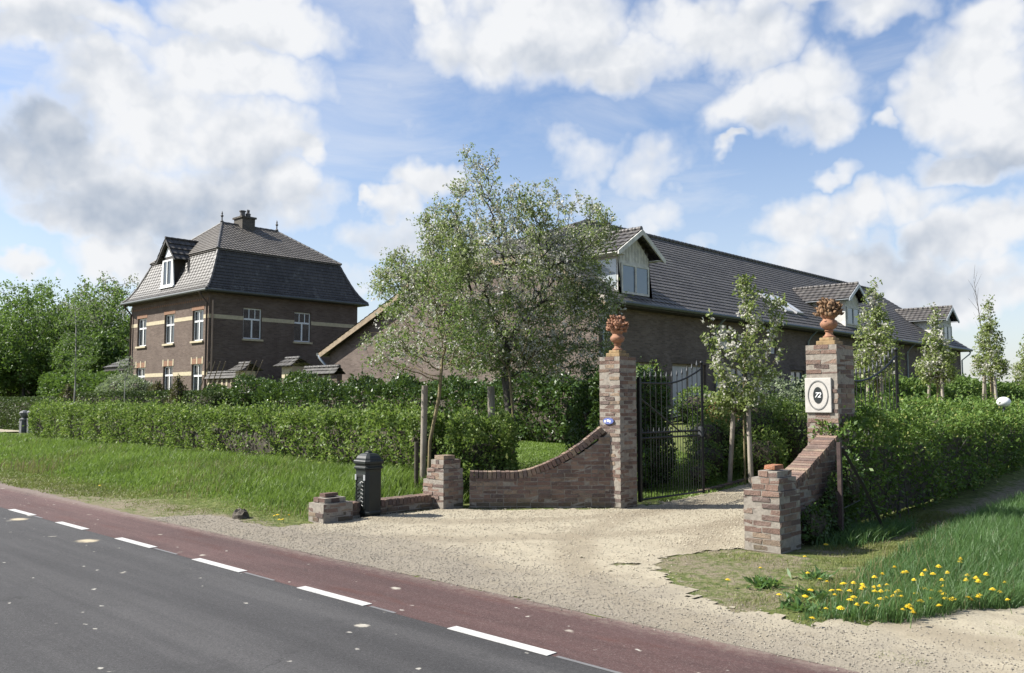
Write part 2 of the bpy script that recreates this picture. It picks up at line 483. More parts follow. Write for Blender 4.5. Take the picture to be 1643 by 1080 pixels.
BRICKCOL = [(0.215, 0.155, 0.125), (0.155, 0.118, 0.102), (0.25, 0.19, 0.15), (0.13, 0.103, 0.093), (0.19, 0.138, 0.115), (0.225, 0.18, 0.145), (0.17, 0.122, 0.10), (0.275, 0.225, 0.17), (0.20, 0.152, 0.13), (0.16, 0.13, 0.118)]
M_BR3 = mat_bricks3d('weathered_brick', BRICKCOL)
M_MORT = mat_plain('lime_mortar', (0.28, 0.25, 0.21), 0.95, var=0.25, scale=20, bm=0.01)
M_HB = mat_brickwall('house_brick', (0.135, 0.097, 0.079), (0.205, 0.155, 0.125), (0.205, 0.175, 0.145))
M_BB = mat_brickwall('barn_brick', (0.135, 0.102, 0.087), (0.22, 0.172, 0.145), (0.23, 0.20, 0.17))
M_HT = mat_tile('house_tile', (0.044, 0.041, 0.037), (0.086, 0.080, 0.072), 0.33)
M_HT2 = mat_tile('house_upper_tile', (0.088, 0.077, 0.064), (0.155, 0.138, 0.118), 0.2)
M_BT = mat_tile('barn_tile', (0.062, 0.057, 0.054), (0.112, 0.103, 0.097), 0.3)
M_CREAM = mat_plain('cream_stone', (0.52, 0.45, 0.30), 0.8, var=0.15)
M_ORANGE = mat_plain('orange_brick', (0.27, 0.145, 0.085), 0.85, var=0.3, scale=12)
M_WHITE = mat_plain('white_paint', (0.68, 0.69, 0.68), 0.45, var=0.04)
M_DARKWOOD = mat_plain('dark_eave_wood', (0.05, 0.042, 0.036), 0.6)
M_GUT = mat_plain('zinc_gutter', (0.10, 0.11, 0.105), 0.45, metal=0.4)
M_ZINC = mat_plain('zinc_pipe', (0.36, 0.41, 0.46), 0.4, metal=0.5)
M_OCHRE = mat_plain('larch_board', (0.28, 0.215, 0.14), 0.8, var=0.3, scale=5)
M_CLAD = mat_plain('grey_white_cladding', (0.58, 0.57, 0.53), 0.8, var=0.25, scale=4)
M_LEAD = mat_plain('lead_flashing', (0.40, 0.42, 0.44), 0.4, metal=0.3)
M_GLASS = mat_glass('window_glass')
M_GLASSB = mat_glass('blue_reflection_glass', (0.05, 0.085, 0.12))  # blue base colour imitates sky reflected in the barn panes
M_BLIND = mat_plain('white_blind', (0.55, 0.52, 0.50), 0.8)
M_IRON = mat_plain('black_iron', (0.018, 0.019, 0.02), 0.45, metal=0.3, var=0.3, scale=20)
M_IRON2 = mat_plain('worn_iron', (0.07, 0.075, 0.08), 0.5, metal=0.3, var=0.3, scale=20)
M_RUST = mat_plain('rusty_steel', (0.055, 0.034, 0.03), 0.85, var=0.45, scale=18)
M_WOODG = mat_bark('weathered_stake', (0.20, 0.17, 0.13), (0.36, 0.32, 0.26), 10)
M_BARK = mat_bark('grey_bark', (0.04, 0.036, 0.03), (0.12, 0.108, 0.09))
M_BARKY = mat_bark('young_bark', (0.12, 0.10, 0.05), (0.25, 0.20, 0.10), 20)
M_BIRCH = mat_bark('birch_bark', (0.20, 0.19, 0.17), (0.45, 0.44, 0.41), 8)
M_TWIG = mat_bark('hedge_twig', (0.03, 0.027, 0.018), (0.08, 0.065, 0.04), 18)

# leaves
L_HEDGE = mat_leaf('hawthorn_leaf', (0.075, 0.130, 0.026), (0.25, 0.36, 0.08), 0.42, (0.36, 0.41, 0.13), 1.6)
L_HEDGE2 = mat_leaf('hedge_leaf_fresh', (0.050, 0.104, 0.018), (0.187, 0.305, 0.055), 0.35, (0.32, 0.34, 0.10), 1.2)
L_LAUREL = mat_leaf('laurel_leaf', (0.020, 0.046, 0.012), (0.092, 0.165, 0.036), 0.22, None, 0.7, 0.4)
L_TRIM = mat_leaf('yew_leaf', (0.03, 0.055, 0.014), (0.12, 0.18, 0.04), 0.15, None, 0.8)
L_APPLE = mat_leaf('apple_leaf', (0.125, 0.17, 0.055), (0.35, 0.42, 0.165), 0.45, (0.52, 0.54, 0.33), 1.0)
L_APPLE2 = mat_leaf('young_apple_leaf', (0.075, 0.13, 0.03), (0.23, 0.32, 0.09), 0.45, (0.40, 0.48, 0.2), 1.0)
L_PEAR = mat_leaf('pear_leaf', (0.13, 0.18, 0.045), (0.36, 0.43, 0.14), 0.45, (0.55, 0.58, 0.34), 2.0)
L_BLOS = mat_leaf('blossom', (0.46, 0.44, 0.38), (0.74, 0.72, 0.66), 0.35, None, 2.0)
L_WOODS = [mat_leaf('woods_leaf_fresh', (0.068, 0.124, 0.029), (0.210, 0.326, 0.078), 0.45, None, 0.35),
           mat_leaf('woods_leaf_deep', (0.042, 0.088, 0.019), (0.135, 0.232, 0.048), 0.4, None, 0.35),
           mat_leaf('woods_leaf_grey', (0.12, 0.14, 0.08), (0.30, 0.33, 0.21), 0.4, (0.42, 0.42, 0.34), 0.5)]
L_RED = mat_leaf('copper_leaf', (0.12, 0.05, 0.025), (0.30, 0.13, 0.06), 0.4)
L_BROWN = mat_leaf('brown_thuja', (0.06, 0.05, 0.018), (0.15, 0.13, 0.04), 0.2)
L_SILVER = mat_leaf('silver_leaf', (0.12, 0.17, 0.08), (0.36, 0.41, 0.28), 0.35, None, 2.5)
L_GRASS = mat_leaf('grass_blade', (0.10, 0.165, 0.034), (0.25, 0.37, 0.07), 0.42, (0.42, 0.40, 0.16), 0.9, 0.5)
L_GRASSL = mat_leaf('lush_grass_blade', (0.05, 0.12, 0.035), (0.145, 0.26, 0.085), 0.42, (0.3, 0.38, 0.12), 1.0, 0.45)
L_SEED = mat_leaf('grass_seed_stem', (0.16, 0.13, 0.06), (0.34, 0.28, 0.15), 0.3, None, 1.0)
L_DRY = mat_leaf('short_grass_blade', (0.12, 0.14, 0.035), (0.28, 0.30, 0.09), 0.3, (0.40, 0.34, 0.17), 1.2)
# ------------------------------------------------------------------ ground, road, gravel
def axis_pts(segs):
    out = []
    for a, b, st in segs:
        n = max(1, int(round((b - a) / st)))
        out += list(np.linspace(a, b, n, endpoint=False))
    out.append(segs[-1][1])
    return np.array(out)


def grid_mesh(name, xs, ys, zfn, mats, keep=None, extra=None):
    X, Y = np.meshgrid(xs, ys)
    Z = zfn(X, Y)
    V = np.stack([X, Y, Z], -1).reshape(-1, 3)
    nx, ny = len(xs), len(ys)
    i, j = np.meshgrid(np.arange(nx - 1), np.arange(ny - 1))
    a = (j * nx + i).ravel()
    F = np.stack([a, a + 1, a + nx + 1, a + nx], -1)
    if keep is not None:
        cx = ((xs[:-1] + xs[1:]) / 2)[None, :].repeat(ny - 1, 0).ravel(); cy = ((ys[:-1] + ys[1:]) / 2)[:, None].repeat(nx - 1, 1).ravel()
        F = F[keep(cx, cy)]
        used = np.unique(F); mp = np.full(len(V), -1); mp[used] = np.arange(len(used)); F = mp[F]; V = V[used]
    ex = {k: f(V[:, 0], V[:, 1]) for k, f in (extra or {}).items()}
    return mesh_np(name, V, F, None, mats, smooth=True, extra=ex)


def wob(x, y, s, seed=0.0):
    """cheap vectorised value noise -1..1"""
    x = np.asarray(x, float) * s + seed; y = np.asarray(y, float) * s - seed * 1.7
    def h(i, j):
        v = np.sin(i * 127.1 + j * 311.7 + 3.3) * 43758.5453
        return (v - np.floor(v)) * 2 - 1
    xi, yi = np.floor(x), np.floor(y); fx, fy = x - xi, y - yi
    fx = fx * fx * (3 - 2 * fx); fy = fy * fy * (3 - 2 * fy)
    return (h(xi, yi) * (1 - fx) + h(xi + 1, yi) * fx) * (1 - fy) + (h(xi, yi + 1) * (1 - fx) + h(xi + 1, yi + 1) * fx) * fy


def fbm(x, y, s, seed=0.0):
    return (wob(x, y, s, seed) + 0.5 * wob(x, y, s * 2.1, seed + 5) + 0.25 * wob(x, y, s * 4.3, seed + 9)) / 1.75


def inpoly(x, y, poly):
    x = np.asarray(x); y = np.asarray(y); c = np.zeros(x.shape, bool)
    n = len(poly)
    for i in range(n):
        x1, y1 = poly[i]; x2, y2 = poly[(i + 1) % n]
        if y1 == y2: continue
        cond = ((y1 > y) != (y2 > y)) & (x < (x2 - x1) * (y - y1) / (y2 - y1) + x1)
        c ^= cond
    return c


DRIVE = [(-9.9, 5.1), (-9.62, 6.2), (-9.55, 8.4), (-9.1, 8.75), (-7.7, 10.2), (-7.55, 10.9), (-7.75, 12.7), (-7.75, 30), (-6.2, 30), (-6.0, 14.0), (-5.0, 12.5), (-4.7, 10.5), (-4.45, 8.5),
         (-4.62, 8.3), (-5.0, 7.6), (-4.72, 6.85), (-3.8, 6.2), (-2.9, 5.92), (-2.4, 6.35), (-1.75, 7.7), (-1.5, 12), (-1.1, 40), (9, 40), (9, 5.1)]


def drive_mask(x, y):
    wx = x + 0.18 * fbm(x, y, 2.3, 1.0) + 0.13 * fbm(x, y, 9, 3); wy = y + 0.16 * fbm(x, y, 2.3, 7.0) + 0.13 * fbm(x, y, 9, 8)
    side = (y < 5.85 + 0.25 * fbm(x, y, 1.1, 4.0)) & (x > -11.8 + 0.8 * (y - 5.2)) & (x < -8)
    blot = fbm(x, y, 3.0, 21.0) > 0.63
    near_edge = (x > -5.6) & (x < -3.0) & (y < 8.3)
    return (inpoly(wx, wy, DRIVE) | side) & ~(blot & near_edge)


def ground_mat():
    m, t, b = newmat('ground_soil_and_turf')
    ob = t.new('ShaderNodeTexCoord').outputs['Object']
    dirt = t.new('ShaderNodeAttribute', attribute_name='dirt').outputs['Fac']
    n1 = t.noise(ob, 1.3, 6, 0.65); n2 = t.noise(ob, 9, 6, 0.7); n3 = t.noise(ob, 60, 4, 0.7)
    green = t.mix(t.ramp(n2, 0.3, 0.7), (0.063, 0.088, 0.024), (0.160, 0.176, 0.059))
    dry = t.mix(t.ramp(n3, 0.3, 0.7), (0.134, 0.113, 0.071), (0.260, 0.223, 0.160))
    f = t.math('ADD', dirt, t.math('ADD', t.math('MULTIPLY', t.math('SUBTRACT', n1, 0.5), 0.8), t.math('MULTIPLY', t.math('SUBTRACT', n2, 0.5), 1.1)))
    t.put(b.inputs['Base Color'], t.mix(t.ramp(f, 0.35, 0.65), green, dry))
    b.inputs['Roughness'].default_value = 0.95; b.inputs['Specular IOR Level'].default_value = 0.15
    bump(t, b, t.math('ADD', n2, t.math('MULTIPLY', n3, 0.4)), 0.04)
    return m


def g_dirt(x, y):
    edge = np.clip(.66 - (y - 5.2) / 1.0, 0, 1) * (x < -8)
    edge = np.maximum(edge, 0.55 * np.clip(1 - (y - 5.9) / 0.7, 0, 1) * (x < -9))
    rp = ((x > -5.6) & (x < -3.0) & (y < 8.4) & (y > 5.2)) * 0.50 * sst(x, -2.6, -3.4)
    hs = np.clip(1 - np.abs(x + 3.85) / 0.55, 0, 1) * (y > 8.6) * 0.75
    und = ((y > 8.2) & (x < -9.8) & (y < 10)) * 0.6
    return np.clip(np.maximum(np.maximum(edge, rp), np.maximum(hs, und)), 0, 1)


def relief(x, y):
    m = sst(y, 5.2, 5.7) * (y < 14) * (x > -14) * (x < 3.5)
    return hgt(x, y) + m * (0.014 * fbm(x, y, 1.4, 3) + 0.006 * wob(x, y, 7, 5) + 0.0015 * wob(x, y, 22, 2) + 0.012)


gx = axis_pts([(-900, -100, 80), (-100, -50, 5), (-50, -14, 0.4), (-14, 3, 0.1), (3, 12, 0.6), (12, 60, 6), (60, 900, 80)])
gy = axis_pts([(-300, -10, 30), (-10, 4.8, 1.2), (4.8, 13, 0.1), (13, 32, 0.4), (32, 80, 4), (80, 1400, 100)])
ground = grid_mesh('ground', gx, gy, lambda X, Y: relief(X, Y) - 0.02 * (Y < 5.08) - 0.009 * (drive_mask(X, Y) & (Y > 5.25) & (X > -13) & (X < 4) & (Y < 15)), [ground_mat()], extra={'dirt': g_dirt})
tag(ground, kind='structure')


def asphalt_mat(name, c, red=False):
    m, t, b = newmat(name)
    ob = t.new('ShaderNodeTexCoord').outputs['Object']
    st = t.vmath('MULTIPLY', ob, (0.25, 1, 1))
    n1 = t.noise(st, 1.0, 5, 0.6); n2 = t.noise(ob, 140, 3, 0.8); n3 = t.noise(ob, 14, 4, 0.6)
    col = t.mix(t.ramp(n1, 0.3, 0.7), tuple(v * 0.80 for v in c), tuple(v * 1.22 for v in c))
    col = t.mix(t.ramp(t.noise(ob, 55, 2, 0.6), 0.35, 0.5, 0.45, 0), col, tuple(v * 0.5 for v in c))
    col = t.mix(t.ramp(t.noise(ob, 80, 3, 0.8), 0.52, 0.66, 0, 0.6), col, tuple(v * 2.3 for v in c) if not red else (0.168, 0.130, 0.118))
    if red:
        col = t.mix(t.ramp(t.noise(st, 3.5, 6, 0.7), 0.52, 0.72, 0, 0.7), col, (0.072, 0.028, 0.021))
        sy = t.new('ShaderNodeSeparateXYZ'); t.link(ob, sy.inputs[0])
        worn = t.ramp(t.math('ADD', sy.outputs[1], t.math('MULTIPLY', t.math('SUBTRACT', n3, 0.5), 0.5)), 4.95, 5.25)
        col = t.mix(t.math('MULTIPLY', worn, 0.55), col, (0.20, 0.17, 0.14))
    band = t.ramp(t.noise(t.vmath('MULTIPLY', ob, (0.04, 1.0, 0)), 2.4, 4, 0.65), 0.32, 0.68)
    col = t.mix(1.0, col, t.mix(band, (0.80, 0.80, 0.80), (1.22, 1.21, 1.19)), 'MULTIPLY')
    col = t.mix(t.ramp(t.noise(ob, 1.7, 8, 0.8), 0.56, 0.62, 0, 0.35), col, tuple(v * 0.62 for v in c))
    cv = t.new('ShaderNodeTexVoronoi', feature='DISTANCE_TO_EDGE'); cv.inputs['Scale'].default_value = 0.55
    t.put(cv.inputs['Vector'], t.vmath('ADD', ob, t.scale(t.noise(ob, 2.5, 6, 0.7, 'Color'), 1.1)))
    crack = t.math('MULTIPLY', t.ramp(cv.outputs['Distance'], 0.010, 0.003), t.ramp(t.noise(ob, 0.6, 2), 0.5, 0.6))
    col = t.mix(t.math('MULTIPLY', crack, 0.6), col, (0.012, 0.012, 0.012))
    col = t.mix(t.ramp(t.noise(ob, 26, 6, 0.85), 0.52, 0.70, 0, 0.45), col, tuple(v * 2.0 for v in c))
    # pale dried splashes and squashed blossoms
    for sc, th, cc, k in ((0.95, 0.15, (0.42, 0.36, 0.25), 0.9), (2.3, 0.12, (0.40, 0.37, 0.31), 0.8), (6.0, 0.11, (0.42, 0.40, 0.35), 0.8)):
        v = t.new('ShaderNodeTexVoronoi'); v.inputs['Scale'].default_value = sc
        w = t.vmath('ADD', t.vmath('MULTIPLY', ob, (0.8, 1, 0)), t.scale(t.vmath('SUBTRACT', t.noise(ob, 9, 3, 0.6, 'Color'), (0.5, 0.5, 0.5)), 0.10))
        t.put(v.inputs['Vector'], w)
        gate = t.math('GREATER_THAN', v.outputs['Color'], 0.52)
        col = t.mix(t.math('MULTIPLY', gate, t.ramp(v.outputs['Distance'], th, th * 0.45, 0, k)), col, cc)
    t.put(b.inputs['Base Color'], col)
    b.inputs['Roughness'].default_value = 0.82; b.inputs['Specular IOR Level'].default_value = 0.3
    bump(t, b, t.math('ADD', n2, t.math('MULTIPLY', n3, 0.5)), 0.004)
    return m


rx = axis_pts([(-400, -60, 40), (-60, 12, 2), (12, 300, 40)])
ysa = np.array([-9, -6, -3, 0, 2, 3, 4.17])
road = grid_mesh('road', rx, ysa, lambda X, Y: X * 0 + 0.004, [asphalt_mat('grey_asphalt', (0.042, 0.0412, 0.0418))]); tag(road, kind='structure')
xs = axis_pts([(-400, -60, 20), (-60, -22, 0.5), (-22, 2, 0.06), (2, 12, 0.5), (12, 300, 20)])
V = []
for i, x in enumerate(xs):
    e = 5.2 + 0.035 * float(fbm(x, 0, 1.5, 3)) + 0.03 * float(wob(x, 0, 9, 3)) + 0.014 * float(wob(x, 0, 30, 3)) + max(0, (-x - 12)) * 0.035
    V += [(x, 4.172, 0.004), (x, 4.7, 0.006), (x, e - 0.06, 0.004), (x, e, 0.0)]
F = [(4 * i + k, 4 * i + 4 + k, 4 * i + 5 + k, 4 * i + 1 + k) for i in range(len(xs) - 1) for k in range(3)]
lane = mesh_np('cycle_path', V, F, None, [asphalt_mat('red_asphalt', (0.076, 0.043, 0.040), True)], smooth=True); tag(lane, kind='structure')
mk = MB()
x = -4.56 - 1.9 * 60
while x < 9:
    mk.box(x, x + 0.93, 4.145, 4.235, 0.0065, 0.0095); x += 1.9
mm, t, b = newmat('road_paint')
ob = t.new('ShaderNodeTexCoord').outputs['Object']
t.put(b.inputs['Base Color'], t.mix(t.ramp(t.noise(ob, 45, 5, 0.75), 0.50, 0.72, 0, 0.75), (0.420, 0.420, 0.403), (0.134, 0.126, 0.122)))
b.inputs['Roughness'].default_value = 0.7
tag(mk.build('road_marking', mm), kind='structure')
tar = MB(); x = -4.56 - 1.9 * 30
while x < 9:
    if random.random() < 0.7: tar.box(x + 0.98, x + 1.15 + random.random() * 0.6, 4.165, 4.195, 0.0063, 0.0068)
    x += 1.9
tag(tar.build('road_joint', mat_plain('bitumen_joint', (0.16, 0.16, 0.16), 0.6)), kind='structure')


def gravel_mat():
    m, t, b = newmat('limestone_gravel')
    ob = t.new('ShaderNodeTexCoord').outputs['Object']
    sp = t.new('ShaderNodeSeparateXYZ'); t.link(ob, sp.inputs[0])
    v = t.new('ShaderNodeTexVoronoi'); v.inputs['Scale'].default_value = 85; t.link(ob, v.inputs['Vector'])
    n1 = t.noise(ob, 0.9, 6, 0.62); n2 = t.noise(ob, 120, 3, 0.7); n3 = t.noise(ob, 5, 6, 0.7)
    s = t.new('ShaderNodeSeparateColor'); t.link(v.outputs['Color'], s.inputs[0])
    light = t.mix(t.math('ADD', t.math('MULTIPLY', s.outputs[0], .5), .25), (0.23, 0.202, 0.148), (0.37, 0.333, 0.25))
    grey = t.mix(t.math('ADD', t.math('MULTIPLY', s.outputs[1], .6), .2), (0.126, 0.109, 0.088), (0.244, 0.218, 0.172))
    for (ax, ay) in ((-1.2, 10.8), (-11.6, 11.0)):            # compacted wheel tracks swinging in from the road
        rr_ = t.vmath('LENGTH', t.vmath('SUBTRACT', t.vmath('MULTIPLY', ob, (1, 1, 0)), (ax, ay, 0)), out=1)
        rr_ = t.math('ADD', rr_, t.math('MULTIPLY', t.math('SUBTRACT', n1, 0.5), 0.6))
        for r0 in (4.55, 5.95):
            light = t.mix(t.math('MULTIPLY', t.ramp(t.math('ABSOLUTE', t.math('SUBTRACT', rr_, r0)), 0.34, 0.08), 0.62), light, (0.195, 0.165, 0.118))
    # trodden, greyer stuff towards the road
    k = t.math('ADD', t.math('ADD', sp.outputs[1], t.math('MULTIPLY', sp.outputs[0], 0.13)), t.math('MULTIPLY', t.math('SUBTRACT', n1, 0.5), 2.6))
    col = t.mix(t.ramp(k, 4.5, 6.1), grey, light)
    col = t.mix(t.ramp(n3, 0.50, 0.78, 0, 0.6), col, (0.17, 0.145, 0.10))
    col = t.mix(t.ramp(t.noise(t.vmath('MULTIPLY', ob, (1, 2.2, 1)), 1.1, 5, 0.6), 0.48, 0.70, 0, 0.45), col, (0.21, 0.18, 0.13))
    t.put(b.inputs['Base Color'], col)
    b.inputs['Roughness'].default_value = 0.93; b.inputs['Specular IOR Level'].default_value = 0.2
    bump(t, b, t.math('ADD', t.noise(ob, 45, 3, 0.6), t.math('MULTIPLY', n2, 0.5)), 0.006)
    return m


def gravel_z(x, y):
    strip = np.exp(-((x + 9.2) / 0.4) ** 2) * sst(y, 6.2, 6.6) * sst(y, 8.9, 8.5) * 0.012
    return relief(x, y) + 0.004 + strip


gvx = axis_pts([(-12.2, -1.0, 0.045), (-1.0, 4, 0.1), (4, 9, 0.5)]); gvy = axis_pts([(5.17, 11, 0.045), (11, 15, 0.1), (15, 40, 0.8)])
M_GRAV = gravel_mat()
drv = grid_mesh('gravel_driveway', gvx, gvy, lambda X, Y: gravel_z(X, Y), [M_GRAV], keep=drive_mask); tag(drv, kind='structure')
bk = MB(); bk.add([(-60, 11.0, .34), (-38.2, 10.4, .34), (-37.7, 11.75, .36), (-60, 11.9, .36)], [(0, 1, 2, 3)])
tag(bk.build('gravel_path', M_GRAV), kind='structure')

# loose stones on the gravel: nobody could count them
rng = np.random.default_rng(5)


def pebbles(name, n, xr, yr, smin, smax, mats, maskfn, zfn, p=2.5):
    x = rng.uniform(*xr, n * 3); y = rng.uniform(*yr, n * 3)
    k = maskfn(x, y); x = x[k][:n]; y = y[k][:n]; n = len(x)
    s = smin + (smax - smin) * rng.random(n) ** p
    base = np.array([(1, 0, 0), (0, 1, 0), (-1, 0, 0), (0, -1, 0), (0, 0, .65), (0, 0, -.5)])
    ang = rng.uniform(0, 6.28, n); c, sn = np.cos(ang), np.sin(ang)
    B = base[None] * (s[:, None, None] * rng.uniform(.6, 1.3, (n, 6, 1)))
    X = B[..., 0] * c[:, None] - B[..., 1] * sn[:, None] * .75; Y = B[..., 0] * sn[:, None] + B[..., 1] * c[:, None] * .75
    V = np.stack([X + x[:, None], Y + y[:, None], B[..., 2] + (zfn(x, y) + s * .25)[:, None]], -1).reshape(-1, 3)
    tri = np.array([(0, 1, 4), (1, 2, 4), (2, 3, 4), (3, 0, 4), (1, 0, 5), (2, 1, 5), (3, 2, 5), (0, 3, 5)])
    F = (np.arange(n)[:, None, None] * 6 + tri[None]).reshape(-1, 3)
    return mesh_np(name, V, None, F, mats, rnd=np.repeat(rng.random(n), 8))


def stone_mat(name, a, c):
    m, t, b = newmat(name)
    at = t.new('ShaderNodeAttribute', attribute_name='rnd').outputs['Fac']
    t.put(b.inputs['Base Color'], t.mix(at, a, c)); b.inputs['Roughness'].default_value = 0.9
    return m


M_PEB = stone_mat('limestone_pebble', (0.202, 0.168, 0.118), (0.454, 0.412, 0.319))
M_PEBG = stone_mat('grey_pebble', (0.125, 0.11, 0.09), (0.30, 0.275, 0.225))
gz = lambda x, y: gravel_z(x, y)
tag(pebbles('gravel', 20000, (-9.6, -4.2), (6.0, 13.5), 0.005, 0.014, [M_PEB], lambda x, y: drive_mask(x + rng.normal(size=len(x)) * .14, y + rng.normal(size=len(x)) * .14) & (rng.random(len(x)) < np.where((y > 8) | (x < -8.6), 1.0, 0.35)), gz),
    'loose cream limestone gravel lying over the driveway between the piers', 'gravel', kind='stuff')
tag(pebbles('roadside_gravel', 20000, (-11.6, 0.5), (5.10, 7.8), 0.004, 0.011, [M_PEBG], lambda x, y: (drive_mask(x + rng.normal(size=len(x)) * .2, y + rng.normal(size=len(x)) * .2) | (y < 5.6)) & (rng.random(len(x)) < np.clip(1.35 - (y - 5.2) / 1.1, 0.12, 1)) & (rng.random(len(x)) < np.clip((y - 5.05) / .2, .15, 1)), gz, 3),
    'grey grit and small stones along the edge of the red cycle path', 'gravel', kind='stuff')

# ------------------------------------------------------------------ brick building blocks
def gbox(mb, c, a, b_, c3, mi=0, r=None):
    c = Vector(c); a = Vector(a); b_ = Vector(b_); c3 = Vector(c3)
    vs = [c + a * i + b_ * j + c3 * k for k in (-1, 1) for i, j in ((-1, -1), (1, -1), (1, 1), (-1, 1))]
    mb.add(vs, [(0, 3, 2, 1), (4, 5, 6, 7), (0, 1, 5, 4), (1, 2, 6, 5), (2, 3, 7, 6), (3, 0, 4, 7)], mi, random.random() if r is None else r)


def rbrick(mb, O, u, n, u0, u1, n0, n1, z0, z1, j=0.005, mi=0):
    """one hand-laid brick: slightly turned, set in or out, chipped corners"""
    O = Vector(O); u = Vector(u); n = Vector(n); R = random.uniform
    du, dn, dz = R(-j, j) * .5, R(-j, j), R(-j, j) * .3
    g = 0.006
    vs = []
    for z in (z0 + g, z1 - g):
        for a, b_ in ((u0 + g, n0), (u1 - g, n0), (u1 - g, n1), (u0 + g, n1)):
            vs.append(O + u * (a + du + R(-.005, .005)) + n * (b_ + dn + R(-.005, .005)) + Vector((0, 0, z + dz + R(-.0045, .0045))))
    mb.add(vs, [(0, 3, 2, 1), (4, 5, 6, 7), (0, 1, 5, 4), (1, 2, 6, 5), (2, 3, 7, 6), (3, 0, 4, 7)], mi, random.random())


def brick_block(mb, x0, x1, y0, y1, z0, z1, row=0.060, j=0.006):
    """square pier of single bricks round a mortar core"""
    n = max(1, int(round((z1 - z0) / row))); row = (z1 - z0) / n
    ins = 0.003
    mb.box(x0 + ins, x1 - ins, y0 + ins, y1 - ins, z0, z1 - 0.004, 1)
    for i in range(n):
        zz = z0 + i * row
        wx, wy = x1 - x0, y1 - y0
        if i % 2 == 0:
            for k in range(2):
                rbrick(mb, (x0, y0, 0), (1, 0, 0), (0, 1, 0), wx * k / 2, wx * (k + 1) / 2, 0, 0.1, zz, zz + row, j)
                rbrick(mb, (x0, y1 - .1, 0), (1, 0, 0), (0, 1, 0), wx * k / 2, wx * (k + 1) / 2, 0, 0.1, zz, zz + row, j)
            rbrick(mb, (x0, y0 + .1, 0), (0, 1, 0), (1, 0, 0), 0, wy - .2, 0, 0.1, zz, zz + row, j)
            rbrick(mb, (x1 - .1, y0 + .1, 0), (0, 1, 0), (1, 0, 0), 0, wy - .2, 0, 0.1, zz, zz + row, j)
        else:
            for k in range(2):
                rbrick(mb, (x0, y0, 0), (0, 1, 0), (1, 0, 0), wy * k / 2, wy * (k + 1) / 2, 0, 0.1, zz, zz + row, j)
                rbrick(mb, (x1 - .1, y0, 0), (0, 1, 0), (1, 0, 0), wy * k / 2, wy * (k + 1) / 2, 0, 0.1, zz, zz + row, j)
            rbrick(mb, (x0 + .1, y0, 0), (1, 0, 0), (0, 1, 0), 0, wx - .2, 0, 0.1, zz, zz + row, j)
            rbrick(mb, (x0 + .1, y1 - .1, 0), (1, 0, 0), (0, 1, 0), 0, wx - .2, 0, 0.1, zz, zz + row, j)


def brick_run(mb, A, B, th, zb, top, row=0.060, bw=0.20, j=0.006):
    """wall of single bricks from A to B (2d), thickness to the left of the line; top(s in 0..1) gives its height"""
    A = Vector((*A, 0)); B = Vector((*B, 0)); L = (B - A).length; u = (B - A) / L; n = Vector((-u.y, u.x, 0))
    N = 40                                               # mortar core with the same top line
    for i in range(N):
        s0, s1 = i / N, (i + 1) / N
        a = [A + u * L * s0 + n * .006, A + u * L * s1 + n * .006, A + u * L * s1 + n * (th - .006), A + u * L * s0 + n * (th - .006)]
        tz = [top(s0) - .012, top(s1) - .012, top(s1) - .012, top(s0) - .012]
        vs = [p + Vector((0, 0, zb)) for p in a] + [p + Vector((0, 0, z)) for p, z in zip(a, tz)]
        mb.add(vs, [(0, 3, 2, 1), (4, 5, 6, 7), (0, 1, 5, 4), (1, 2, 6, 5), (2, 3, 7, 6), (3, 0, 4, 7)], 1, .5)
    i = 0; z = zb
    zmax = max(top(s / 20) for s in range(21))
    while z < zmax:
        s = -(i % 2) * bw / 2 * random.uniform(.9, 1.1)
        while s < L:
            w = bw * random.choice((1, 1, 1, .5))
            a, b_ = max(s, 0), min(s + w, L)
            if b_ - a > .03:
                tt = top((a + b_) / 2 / L)
                if z + row <= tt + 0.012:
                    rbrick(mb, A, u, n, a, b_, 0, th, z, z + row, j)
                elif z + row * .45 < tt:
                    rbrick(mb, A, u, n, a, b_, 0, th, z, tt, j)
            s += w
        z += row; i += 1


def rowlock(mb, A, B, th, top, over=0.02, h=0.10, bw=0.066):
    """bricks on edge laid side by side along the sloping or curved top"""
    A = Vector((*A, 0)); B = Vector((*B, 0)); L = (B - A).length; u = (B - A) / L; n = Vector((-u.y, u.x, 0))
    s = 0
    while s < L - bw * .4:
        dz = (top(min(1, (s + .03) / L)) - top(max(0, (s - .03) / L))) / .06
        tng = (u + Vector((0, 0, dz))).normalized(); up = n.cross(tng) * -1
        if up.z < 0: up = -up
        ds = bw * (u.dot(tng))
        c = A + u * (s + ds / 2) + n * (th / 2) + Vector((0, 0, top(min(1, (s + ds / 2) / L)))) + up * (h / 2 - .02 + random.uniform(-.004, .004))
        gbox(mb, c, tng * (bw / 2 - .005), n * (th / 2 + over + random.uniform(-.006, .006)), up * h / 2)
        s += ds


# ---- gate pillars with terracotta urns
M_TERRA = mat_plain('terracotta', (0.31, 0.155, 0.09), 0.85, var=0.35, scale=14, bm=0.006)
M_TERRA2 = mat_plain('mossy_terracotta', (0.21, 0.125, 0.065), 0.9, var=0.55, scale=16, bm=0.006)
M_OLDT = mat_plain('lichened_terracotta', (0.29, 0.20, 0.10), 0.9, var=0.45, scale=18, bm=0.006)


def gate_pillar(x0, x1, y0, y1, zt, label):
    r = thing('gate_pillar', label, 'gate pillar', ((x0 + x1) / 2, (y0 + y1) / 2, 0), 'brick pillars either side of the gateway')
    mb = MB(); brick_block(mb, x0, x1, y0, y1, -0.02, zt)
    mb.build('shaft', [M_BR3, M_MORT], r)
    return r


